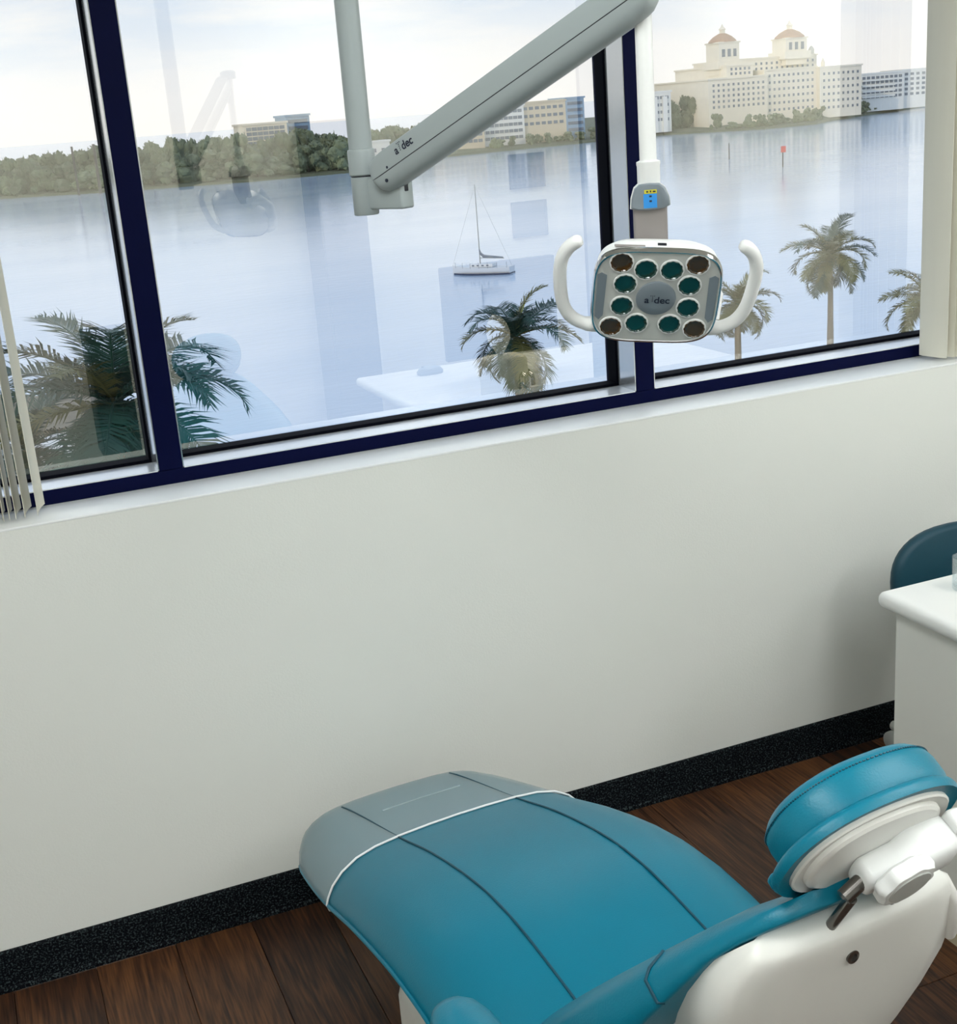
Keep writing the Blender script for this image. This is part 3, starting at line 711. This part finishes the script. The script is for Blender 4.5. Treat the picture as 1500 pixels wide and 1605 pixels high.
# tissue box
TX, TY = 1.835, 1.535
tb = thing('tissue_box', 'cream tissue dispenser with one tissue standing up, reflected in the glass', 'tissue box', (TX, TY, CT))
MB().loft([[Vector((TX + px * .086 * k, TY + py * .055 * k, CT + z_)) for px, py in sup(1, 1, 4, 32)] for z_, k in ((0, 1), (.140, 1), (.154, .93), (.161, .75), (.162, .4))]).build('box', M['tissue'], tb)
rings = []
for z_, wd, sh in ((.160, .008, 0), (.180, .022, .002), (.215, .046, .004), (.245, .048, .002), (.275, .040, -.002), (.305, .018, -.006), (.312, .004, -.008)):
    rings.append([Vector((TX - .012 + sh + s_ * wd, TY + .008 * math.sin(s_ * 4 + z_ * 30) + e * .001, CT + z_)) for s_, e in ((-1, -1), (-.5, -1), (0, -1), (.5, -1), (1, -1), (1, 1), (.5, 1), (0, 1), (-.5, 1), (-1, 1))])
MB().loft(rings).build('tissue', M['tissue'], tb)
FX, FY = 1.862, 1.625
fc = thing('faucet', 'chrome gooseneck tap on the counter, reflected in the window glass', 'faucet', (FX, FY, CT))
for q, dx in enumerate((0, .026)):
    pts = [Vector((FX + dx, FY, CT))] + [Vector((FX + dx, FY, CT + .065))] + [Vector((FX + dx, FY + .025 - .025 * math.cos(a), CT + .08 + .025 * math.sin(a))) for a in [math.pi * j / 8 for j in range(9)]] + [Vector((FX + dx, FY + .05, CT + .065))]
    MB().tube(pts, .008, 12).build('spout', M['chrome'], fc)
MB().lathe([(.028, 0), (.028, .006), (.018, .012)], (FX + .013, FY, CT), seg=20).build('base', M['chrome'], fc)
# monitor added as a dark backdrop so the mirrored tissue box shows
mo = thing('backdrop_monitor', 'black computer monitor added on the second desk as backdrop to the mirrored tissue box', 'monitor', (2.02, 1.1, CT))
MB().box(1.775, 2.265, 1.085, 1.115, .83, 1.20, .006, 2).build('case', M['void'], mo)
MB().box(1.785, 2.255, 1.082, 1.086, .845, 1.19).build('screen', M['dark'], mo)
MB().box(1.995, 2.045, 1.10, 1.12, CT, .95, .004, 2).build('stand', M['void'], mo); MB().lathe([(.10, 0), (.10, .008), (.03, .014)], (2.02, 1.11, CT), seg=28).build('foot', M['void'], mo)
gl_ = thing('drinking_glass', 'small clear glass on the counter at the right edge', 'glass', (1.885, 1.985, CT))
MB().lathe([(.026, 0), (.028, .002), (.030, .07), (.0285, .07), (.0265, .008), (.0, .008)], (1.846, 2.0, CT + .0005), seg=28).build('tumbler', M['clear'], gl_)

# stool
sx0, sy0 = 2.222, 2.36
sg = thing('operator_stool', 'dark teal operator stool backrest showing above the counter by the wall', 'stool', (sx0, sy0, 0))
rings = []
for y_, k in ((.0, .90), (.006, .98), (.018, 1.0), (.032, .97), (.038, .88), (.040, .5)):
    rings.append([Vector((sx0 + .02 + px * .20 * k, sy0 + .11 + y_ - .10 * (px * k) ** 2 * .2, .571 + py * .118 * k)) for px, py in sup(1, 1, 2.5, 40)])
MB().loft(rings).build('backrest', M['stool'], sg, ang=60)
MB().tube([(sx0, sy0 + .15, .58), (sx0, sy0 + .16, .42), (sx0, sy0 + .08, .385), (sx0, sy0, .39)], .012, 10).build('back_support', M['mgrey'], sg)
MB().lathe([(.14, .40), (.185, .41), (.19, .44), (.175, .465), (.1, .472)], (sx0, sy0, 0), seg=36).build('seat', M['stool'], sg, ang=60)
MB().lathe([(.032, .08), (.032, .22), (.020, .23), (.020, .405)], (sx0, sy0, 0), seg=20).build('gas_column', M['mgrey'], sg)
for k in range(5):
    a = rad(97 + 72 * k)
    e = Vector((sx0 + .272 * math.cos(a), sy0 + .272 * math.sin(a), .075))
    lg = MB().tube([(sx0, sy0, .105), e], [.020, .013], 10).build('leg', M['lgrey'], sg)
    MB().lathe([(.020, -.011), (.027, -.008), (.027, .008), (.020, .011)], (e.x, e.y, .028), (-math.sin(a), math.cos(a), 0), seg=20).build('caster', M['lgrey'], lg)

# rear-wall items that only the window glass shows
pic_z = ((1.28, 1.49, 'upper'), (.98, 1.20, 'lower'))
for z0, z1, which in pic_z:
    p = thing('framed_print', '%s of the two small grey prints reflected in the middle pane' % which, 'picture', (3.48, YB, z0))
    f = MB()
    f.box(3.36, 3.60, YB, YB + .02, z0, z0 + .012); f.box(3.36, 3.60, YB, YB + .02, z1 - .012, z1); f.box(3.36, 3.372, YB, YB + .02, z0, z1); f.box(3.588, 3.60, YB, YB + .02, z0, z1)
    f.build('picture_frame', M['print'], p, smooth=False)
    MB().box(3.37, 3.59, YB, YB + .012, z0 + .01, z1 - .01).build('print', M['print'], p, smooth=False)

tc_ = thing('tall_cabinet', 'narrow dark cabinet against the rear wall, mirrored beside the lamp post', 'cabinet', (2.17, -1.62, 0))
MB().box(2.03, 2.31, YB + .003, -1.47, 0, 1.78).build('body', M['void'], tc_, smooth=False)
MB().box(2.04, 2.30, -1.47, -1.45, .02, 1.76).build('door', M['void'], tc_, smooth=False)

rc_ = thing('added_dark_cart', 'low charcoal drawer cart added by the rear wall to darken the left pane reflection', 'cart', (.80, -1.63, 0))  # unseen cart, added to deepen the palm in the left pane
MB().box(.65, .95, -1.79, -1.47, .06, .76, .006, 2).build('body', M['cart'], rc_)
for k in range(4):
    d = MB().box(.66, .94, -1.47, -1.455, .08 + k * .17, .235 + k * .17, .004, 1).build('drawer', M['cart'], rc_)
    MB().tube([(.74, -1.448, .20 + k * .17), (.86, -1.448, .20 + k * .17)], .005, 8).build('handle', M['gun'], d)
for xx in (.68, .92):
    for yy in (-1.76, -1.50): MB().lathe([(.02, -.01), (.03, -.008), (.03, .008), (.02, .01)], (xx, yy, .03), (1, 0, 0), seg=16).build('caster', M['gun'], rc_)

# ------------------------------------------------------------------ outside: the bay
ZW = -18.0
wt = MB(); wt.loft([[(-6000, 30, ZW), (9000, 30, ZW)], [(-6000, 14000, ZW), (9000, 14000, ZW)]], closed=False)
tag(wt.build('bay_water', M['water'], smooth=False), 'calm pale blue water of the bay', 'water', kind='stuff')
# far shore
SH = [(-900, 700), (-150, 640), (25, 556), (60, 522), (112, 494), (150, 494), (175, 520), (205, 560), (240, 572), (290, 582), (343, 592), (372, 546), (405, 550), (432, 577), (480, 610), (542, 652), (700, 760), (1200, 1100)]
ld = MB(); rings = []
for px, py in SH:
    k = 1 + 600 / math.hypot(px, py)
    rings.append([(px, py, ZW - 1), (px, py, ZW + .9), (px * 1.004, py * 1.004, ZW + 1.2), (px * 1.04, py * 1.04, ZW + 2.5), (px * k, py * k, ZW + 4), (px * k, py * k, ZW - 1)])
ld.loft(rings); struct(ld.build('shore_land', M['land'], smooth=False), 'low wooded shore across the water')
nl = MB().box(-60, 130, 3.1, 62, ZW - 2, ZW + 1.2).build('near_land', M['land']); struct(nl, 'near shore strip below the window')
MB().box(-60, 130, 62, 62.6, ZW - 2, ZW + 1.7).build('seawall', M['bwhite'], nl)

def shorey(x):
    return lerp(SH, x)
# far trees
rt = random.Random(11)
def crown_mesh(seed, n):
    r_ = random.Random(seed); b = bmesh.new()
    for k in range(n):
        bb = bmesh.new(); bmesh.ops.create_icosphere(bb, subdivisions=2, radius=1)
        a = r_.uniform(0, 6.28); rr = r_.uniform(0, .75); zz = r_.uniform(.28, .98); s_ = r_.uniform(.20, .40)
        mpv = {}
        for v in bb.verts:
            q = 1 + r_.uniform(-.22, .22)
            mpv[v] = b.verts.new((rr * math.cos(a) + v.co.x * s_ * q, rr * math.sin(a) + v.co.y * s_ * q, zz + v.co.z * s_ * .6 * q - .15))
        for f in bb.faces: b.faces.new([mpv[v] for v in f.verts])
        bb.free()
        for q in range(46):
            d_ = Vector((r_.gauss(0, 1), r_.gauss(0, 1), r_.gauss(0, 1))).normalized(); c_ = Vector((rr * math.cos(a) + d_.x * s_ * 1.04, rr * math.sin(a) + d_.y * s_ * 1.04, zz + d_.z * s_ * .62 - .15))
            e1 = Vector((r_.gauss(0, 1), r_.gauss(0, 1), r_.gauss(0, 1))).normalized() * r_.uniform(.04, .10); e2 = Vector((r_.gauss(0, 1), r_.gauss(0, 1), r_.gauss(0, 1))).normalized() * r_.uniform(.03, .07)
            b.faces.new([b.verts.new(c_ + w__) for w__ in (-e1, e2, e1, -e2)])
    me = bpy.data.meshes.new('crown'); b.to_mesh(me); b.free(); me.materials.append(M['tree']); return me
crowns = [crown_mesh(s_, 15) for s_ in (1, 2, 3, 4)]
tm = MB(); tm.lathe([(.05, -.2), (.035, .5)], seg=6); tmo = tm.build('trunk', M['bark']); trunk_me = tmo.data; bpy.data.objects.remove(tmo)
def far_tree(x, y, h_, w_, label, group, z=ZW + 1.2):
    e = thing('shore_tree', label, 'tree', (x, y, z), group, world=False); e.scale = (w_, w_, h_); e.rotation_euler.z = rt.uniform(0, 6)
    link('crown', rt.choice(crowns), None, e); link('trunk', trunk_me, None, e)
    return e
for k in range(84):        # left wood
    x = -40 + (k // 2) * 4.6 + rt.uniform(-1.5, 1.5)
    y = shorey(x) + (rt.uniform(22, 40) if k % 2 else rt.uniform(5, 12))
    far_tree(x, y, rt.uniform(14.0, 17.0) if k % 2 else rt.uniform(6, 13), rt.uniform(6, 10), 'green tree in the dense wood on the far left shore', 'trees of the left shore wood')
for k in range(16):
    x = 150 + k * 5 + rt.uniform(-1.5, 1.5)
    far_tree(x, shorey(x) + rt.uniform(25, 45), rt.uniform(11, 15), rt.uniform(5, 8), 'green tree on the far shore between the two window posts', 'trees of the middle shore')
for k in range(7):
    x = 352 + k * 1.9
    far_tree(x, shorey(x) + rt.uniform(30, 60), rt.uniform(13, 18), 8, 'green tree between the white apartment house and the twin-towered hotel', 'trees left of the hotel')
for k in range(40):
    x = 362 + k * 4.4 + rt.uniform(-2, 2)
    far_tree(x, shorey(x) + rt.uniform(4, 12), rt.uniform(3.0, 7.5), rt.uniform(3, 5.5), 'low shrubby tree on the waterfront below the hotel and flats', 'waterfront shrubs')
for k in range(14):
    x = 245 + k * 6.5 + rt.uniform(-2, 2)
    far_tree(x, shorey(x) + rt.uniform(4, 10), rt.uniform(3.5, 6), rt.uniform(3, 5), 'low waterfront tree in front of the middle apartment blocks', 'waterfront trees, middle')

# far buildings
def win_mesh(wd, hh):
    me = bpy.data.meshes.new('window'); b = bmesh.new(); bmesh.ops.create_cube(b, size=1)
    for v in b.verts: v.co = Vector((v.co.x * wd, v.co.y * .3, v.co.z * hh))
    b.to_mesh(me); b.free(); me.materials.append(M['win']); return me
wm = {}
def windows(parent, x0, x1, z0, z1, nx_, nz_, y, wd=1.0, hh=1.25, side=None):
    if (wd, hh) not in wm: wm[(wd, hh)] = win_mesh(wd, hh)
    for a in range(nx_):
        for c in range(nz_):
            o = link('window', wm[(wd, hh)], None); setparent(o, parent)
            f_ = (a + .5) / nx_; zz = z0 + (z1 - z0) * (c + .5) / nz_
            if side is None: o.location = (x0 + (x1 - x0) * f_, y, zz)
            else: o.location = (side, x0 + (x1 - x0) * f_, zz); o.rotation_euler.z = math.pi / 2
GZ = ZW + 1.6
ht = thing('hotel', 'large cream waterfront hotel with two domed towers', 'building', (410, 600, GZ))
def blk(par, x0, x1, y0, y1, z0, z1, m, nm='wing', cornice=True):
    b = MB().box(x0, x1, y0, y1, z0, z1)
    if cornice: b.box(x0 - .5, x1 + .5, y0 - .5, y1 + .5, z1 - .2, z1 + .6)
    return b.build(nm, m, par, smooth=False)
blk(ht, 365.5, 400.2, 585, 640, GZ, 6.5, M['cream']); windows(ht, 367, 399, -8, 5, 11, 5, 584.9)
blk(ht, 379.5, 395, 590, 640, GZ, 12.5, M['cream']); windows(ht, 381, 394, 7.6, 12, 5, 2, 589.9)
blk(ht, 391, 441, 600, 640, GZ, 15.2, M['cream']); windows(ht, 402, 440, 9, 14, 12, 2, 599.9)
blk(ht, 400.4, 432, 588, 640, GZ, 9.0, M['cream']); windows(ht, 402, 431, -12, 8, 10, 6, 587.9)
blk(ht, 432, 458, 585, 640, GZ, 8.4, M['cream']); windows(ht, 433, 457, -13, 7, 8, 6, 584.9)
for (x0, x1, zb) in ((379, 391, 12.5), (419, 432, 15.0)):
    cx = (x0 + x1) / 2; hw_ = (x1 - x0) / 2
    tw = blk(ht, x0, x1, 596, 608, zb - 4, 23.8, M['cream'], 'tower'); windows(ht, x0 + 1, x1 - 1, zb + 3, 22.5, 3, 1, 595.9, 1.7, 3.6)
    MB().box(x0 - 1.5, x1 + 1.5, 594.5, 609.5, zb - 1, zb + 2.6).build('tower_base', M['cream'], ht, smooth=False)
    d_ = MB().lathe([(hw_ * 1.22, 24.3), (hw_ * 1.14, 25.2), (hw_ * .80, 27.0), (hw_ * .35, 28.4), (hw_ * .12, 28.8)], (cx, 602, 0), seg=16).build('dome_roof', M['rooft'], ht)
    MB().lathe([(1.4, 28.0), (1.4, 30.2), (1.9, 30.4), (.8, 31.6), (.15, 33.0)], (cx, 602, 0), seg=10).build('cupola', M['cream'], d_)
MB().lathe([(1.6, 15.6), (1.6, 18), (.8, 19.5), (.1, 20)], (440.5, 604, 0), seg=10).build('turret', M['cream'], ht)
MB().lathe([(1.0, 8.8), (1.0, 11), (.1, 13.2)], (437.5, 590, 0), seg=10).build('turret', M['cream'], ht)
def flat(name, label, x0, x1, y, z1, m, nx_, nz_, z0=GZ, wd=2.0, hh=1.4, dep=18, zlo=None):
    t = thing(name, label, 'building', ((x0 + x1) / 2, y, z0))
    blk(t, x0, x1, y, y + dep, z0, z1, m, 'walls')
    windows(t, x0 + 1, x1 - 1, (zlo if zlo is not None else z0 + 2), z1 - .8, nx_, nz_, y - .1, wd, hh)
    return t
t = flat('apartment_block', 'long pale apartment block to the right of the hotel', 486, 516, 622, 3.6, M['bwhite'], 9, 5, zlo=-10)
b = MB()
for k in range(4): b.box(487, 509, 620.6, 622, -9 + k * 2.9, -8.1 + k * 2.9)
b.build('balcony', M['bwhite'], t, smooth=False)
flat('apartment_block', 'white apartment block at the far right beside the blind', 518, 560, 626, 4.2, M['bwhite'], 10, 5, zlo=-10)
t = flat('apartment_house', 'low white apartment house just right of the lamp tube', 323, 347, 590, 2.6, M['bwhite'], 8, 4, zlo=-12)
for k in range(4): MB().box(325 + k * 5.6, 327.4 + k * 5.6, 588.6, 590, GZ, .5).build('bay', M['bwhite'], t, smooth=False)
flat('tan_block', 'tan flat-topped building left of the right window post', 266, 290, 592, 2.4, M['tan'], 7, 3, zlo=-9)
flat('grey_block', 'grey apartment block under the slanting lamp arm', 243, 267, 590, 1.6, M['bwhite'], 9, 5, zlo=-14)
flat('low_block', 'low cream building at the water below the slanting arm', 222, 244, 585, -4.6, M['tan'], 8, 3, zlo=-14)
flat('blue_block', 'blue grey building next to the right window post', 290, 300, 592, 3.0, M['bblue'], 4, 5, zlo=-13)
flat('cream_block', 'cream apartment block above the dark wood left of the post', 121, 139, 540, 2.2, M['cream'], 7, 4, zlo=-6)
flat('tower_block', 'blue grey apartment tower just left of the lamp post', 140, 150, 545, 4.4, M['bblue'], 4, 6, zlo=-12)
flat('white_house', 'small white house among the left shore trees', 33, 40.5, 560, -10.6, M['bwhite'], 3, 1, wd=1.2, hh=1.2, dep=8)
flat('grey_house', 'small grey house by the water left of the lamp arm', 168, 182, 540, -8.5, M['bwhite'], 3, 1, wd=1.6, hh=1.5, dep=8)
# markers and poles
def pole(name, label, x, y, z1, r_, m, cap=None):
    t = thing(name, label, 'pole', (x, y, ZW))
    MB().lathe([(r_, ZW - 1), (r_ * .9, z1)], (x, y, 0), seg=8).build('pile', m, t)
    if cap: MB().box(x - .7, x + .7, y - .35, y - .2, z1 - 1.2, z1 + .3).build('day_board', cap, t)
    return t
pole('channel_marker', 'thin plain channel post in the water left of the red one', 218.4, 339, -13.4, .16, M['pile'])
pole('channel_marker', 'channel post with a red board on top', 198.6, 284, -13.2, .16, M['pile'], M['red'])
pole('utility_pole', 'tall dark pole before the left shore in the first pane', 51.8, 519, -.5, .45, M['pile'])
pole('utility_pole', 'tall dark pole by the shore next to the left window post', 59.3, 516, -.2, .6, M['pile'])

# sailboat
bt = thing('sailboat', 'white moored sailboat with bare mast and folded sail', 'boat', (62, 152.5, ZW))
bd = Vector((5.54, -5.8, 0)).normalized(); bs = Vector((-bd.y, bd.x, 0))
def B(l, s_, z_): return Vector((62.2, 152.6, ZW)) + bd * l + bs * s_ + Vector((0, 0, z_))
rings = []
for l, hw_, zt in ((-4.2, .05, 1.25), (-3.6, .42, 1.12), (-2.4, .95, 1.0), (-.8, 1.3, .9), (1.0, 1.35, .86), (2.8, 1.15, .88), (3.9, .9, .92)):
    rings.append([B(l, hw_, zt), B(l, hw_ * .96, zt * .5), B(l, hw_ * .6, -.1), B(l, 0, -.35), B(l, -hw_ * .6, -.1), B(l, -hw_ * .96, zt * .5), B(l, -hw_, zt)])
hl = MB().loft(rings).build('hull', M['hull'], bt, ang=50)
rings = []
for l, hw_, zt in ((-4.0, .2, 1.1), (-2.4, .985, 1.0), (-.8, 1.325, .9), (1.0, 1.375, .86), (2.8, 1.175, .88), (3.9, .925, .92)):
    rings.append([B(l, hw_, .18), B(l, hw_, .02), B(l, -hw_, .02), B(l, -hw_, .18)])
MB().loft(rings).build('waterline_stripe', M['hullb'], hl, smooth=False)
MB().box(-1.6, 1.6, -.7, .7, .88, 1.32, .12, 3, fn=lambda c: B(c.x, c.y, c.z)).build('cabin', M['hull'], bt)
for k in range(4):
    MB().box(-1.2 + k * .65, -.9 + k * .65, -.72, .72, 1.05, 1.2, fn=lambda c: B(c.x, c.y, c.z)).build('porthole', M['win'], bt)
MB().tube([B(-.35, 0, .9), B(-.35, 0, 10.9)], [.075, .05], 8).build('mast', M['metal'], bt)
MB().tube([B(-.35, 0, 2.0), B(2.9, 0, 1.9)], .05, 8).build('boom', M['metal'], bt)
MB().tube([B(-.35, 0, 3.1), B(-.25, 0, 2.55), B(.2, 0, 2.18), B(1.5, 0, 2.08), B(2.8, 0, 2.0)], [.06, .18, .2, .15, .07], 8).build('furled_sail', M['canvas'], bt)
for p in (B(-4.1, 0, 1.2), B(3.9, 0, 1.0)):
    MB().tube([B(-.35, 0, 10.8), p], .012, 5).build('stay', M['metal'], bt)
for l in (-3.6, -2.4, -1.2, 0, 1.2, 2.4, 3.6):
    hw_ = smooth_lerp([(-4.2, .05), (-3.6, .42), (-2.4, .95), (-.8, 1.3), (1, 1.35), (2.8, 1.15), (3.9, .9)], l)
    MB().tube([B(l, -hw_, .85), B(l, -hw_, 1.55)], .02, 5).build('stanchion', M['metal'], bt)

# palms
def frond_mesh(seed, L=2.7, droop=1.0, n=34, leaf=.72):
    r_ = random.Random(seed); b = MB(); pts = []
    ang = 0.0; p = Vector((0, 0, 0)); st_ = L / n
    for k in range(n + 1):
        pts.append(p.copy()); ang -= droop * (.02 + .05 * k / n) * 30 / n
        p = p + Vector((math.cos(ang), 0, math.sin(ang))) * st_
    b.tube(pts[::3] + [pts[-1]], [.035 * (1 - .8 * j / (len(pts[::3]))) for j in range(len(pts[::3]) + 1)], 5)
    for k in range(3, n + 1):
        t = k / n; ll = leaf * (math.sin(min(1, t * 1.25 + .12) * math.pi * .62) if t < .8 else (1.12 - t) * 2.6)
        d = (pts[k] - pts[k - 1]).normalized(); nn = Vector((0, 1, 0)); upn = d.cross(nn) * -1
        if upn.z < 0: upn = -upn
        for sgn in (-1, 1):
            for q in range(2):
                o = pts[k - 1].lerp(pts[k], q * .5)
                lp = ll * r_.uniform(.8, 1.1)
                dr = (nn * sgn * .95 + d * (.38 + .35 * t) + upn * r_.uniform(.0, .45)).normalized()
                mid = o + dr * lp * .55; tip = o + dr * lp + Vector((0, 0, -1)) * lp * r_.uniform(.10, .36)
                wd_ = d * .026
                v = [b.bm.verts.new(c) for c in (o - wd_ * .6, o + wd_ * .6, mid + wd_, mid - wd_, tip)]
                b.bm.faces.new(v[:4]); b.bm.faces.new((v[3], v[2], v[4]))
    o_ = b.build('frond', None, None); me = o_.data; bpy.data.objects.remove(o_); return me
FR = [frond_mesh(1), frond_mesh(2, droop=1.35), frond_mesh(3, droop=.7), frond_mesh(4, droop=1.7)]
FRY = []
for me in FR:
    c = me.copy(); c.materials.append(M['frond_y']); FRY.append(c); me.materials.append(M['frond'])
def palm(label, x, y, zc, scale, seed, n=17, yellow=0.3, lean=(0, 0), spear=False):
    r_ = random.Random(seed); zg = ZW + 1.2
    t = thing('palm_tree', label, 'palm', (x, y, zg), world=True)
    top = Vector((x, y, zc))
    pts = [Vector((x - lean[0], y - lean[1], zg)), Vector((x - lean[0] * .6, y - lean[1] * .6, (zg * .6 + zc * .4))), Vector((x - lean[0] * .15, y - lean[1] * .15, zg * .2 + zc * .8)), top]
    MB().tube(pts, [.26, .20, .17, .14], 10).build('trunk', M['trunk'], t)
    MB().tube([top - Vector((0, 0, 1.3)), top - Vector((0, 0, .6)), top + Vector((0, 0, .1))], [.15, .19, .10], 10).build('crownshaft', M['shrub'], t)
    for k in range(n):
        az = k * 2.39996 + r_.uniform(-.2, .2); f_ = k / (n - 1)
        el_ = rad(78 - 112 * f_ + r_.uniform(-8, 8))
        me = r_.choice(FRY if r_.random() < yellow else FR)
        o = link('frond', me, None); setparent(o, t)
        o.location = top; o.rotation_euler = Euler((r_.uniform(-.3, .3), -el_, az), 'XYZ'); s_ = scale * r_.uniform(.85, 1.1); o.scale = (s_, s_, s_)
    if spear:
        b = MB(); rings = []
        for q in range(7):
            f_ = q / 6; rings.append([top + Vector((.15 + .9 * f_ * f_ + s_ * .07 * (1 - f_ * .9), 0, 2.1 * f_)) for s_ in (-1, 1)] + [top + Vector((.15 + .9 * f_ * f_, .04 * (1 - f_), 2.1 * f_))])
        b.loft(rings); b.build('spear_leaf', M['spear'], t)
    return t
palm('tall palm with its full crown against the water right of the lamp', 56.3, 75, -9.6, 1.25, 5, 26, .75)
palm('palm at the middle of the window bottom, left of the lamp head', 22.9, 53, -8.0, 1.15, 8, 24, .35, spear=True)
palm('palm standing behind the lamp right handle', 39.0, 60, -9.3, .95, 12, 20, .85)
palm('palm reaching in at the lower right corner of the window', 44.9, 52, -8.9, 1.05, 21, 20, .6)
palm('large dark palm behind the left window post', 3.55, 35, -4.9, 1.42, 31, 28, .12)
palm('dark palm low in the left pane beside the white roof', 1.3, 38, -6.4, .95, 44, 16, .05)
# low roofs and a clipped shrub on the near shore
lb = thing('waterfront_shed', 'white flat-roofed low building at the lower left of the window', 'building', (2.6, 58, ZW + 1.2))
MB().box(-6, 4.2, 55, 62, ZW + 1.2, -11.4).build('walls', M['bwhite'], lb, smooth=False); MB().box(-6.2, 4.4, 54.8, 62.2, -11.4, -11.1).build('roof', M['roofw'], lb, smooth=False)
lb = thing('waterfront_shed', 'brown gravel-roofed building beyond the white roof at lower left', 'building', (4.0, 66, ZW))
MB().box(-6, 6.3, 63, 72, ZW - 1, -11.4).build('walls', M['bwhite'], lb, smooth=False); MB().box(-6.2, 6.5, 62.8, 72.2, -11.4, -11.0).build('roof', M['roofb'], lb, smooth=False)
shb = thing('clipped_shrub', 'rounded dark green shrub at the foot of the left window post', 'shrub', (6.0, 54, ZW + 1.2))
b = MB(); bb = bmesh.new(); bmesh.ops.create_icosphere(bb, subdivisions=4, radius=1); r_ = random.Random(9)
b.merge(bb, fn=lambda c: Vector((6.1 + c.x * 1.5 * r_.uniform(.93, 1.07), 54 + c.y * 1.5, -11.6 + c.z * 2.6 * r_.uniform(.95, 1.05)))); b.build('foliage', M['shrub'], shb)
MB().lathe([(.14, ZW + 1.2), (.1, -13)], (6.1, 54, 0), seg=8).build('trunk', M['trunk'], shb)
for o in list(bpy.data.objects):
    if '_w' in o: del o['_w']
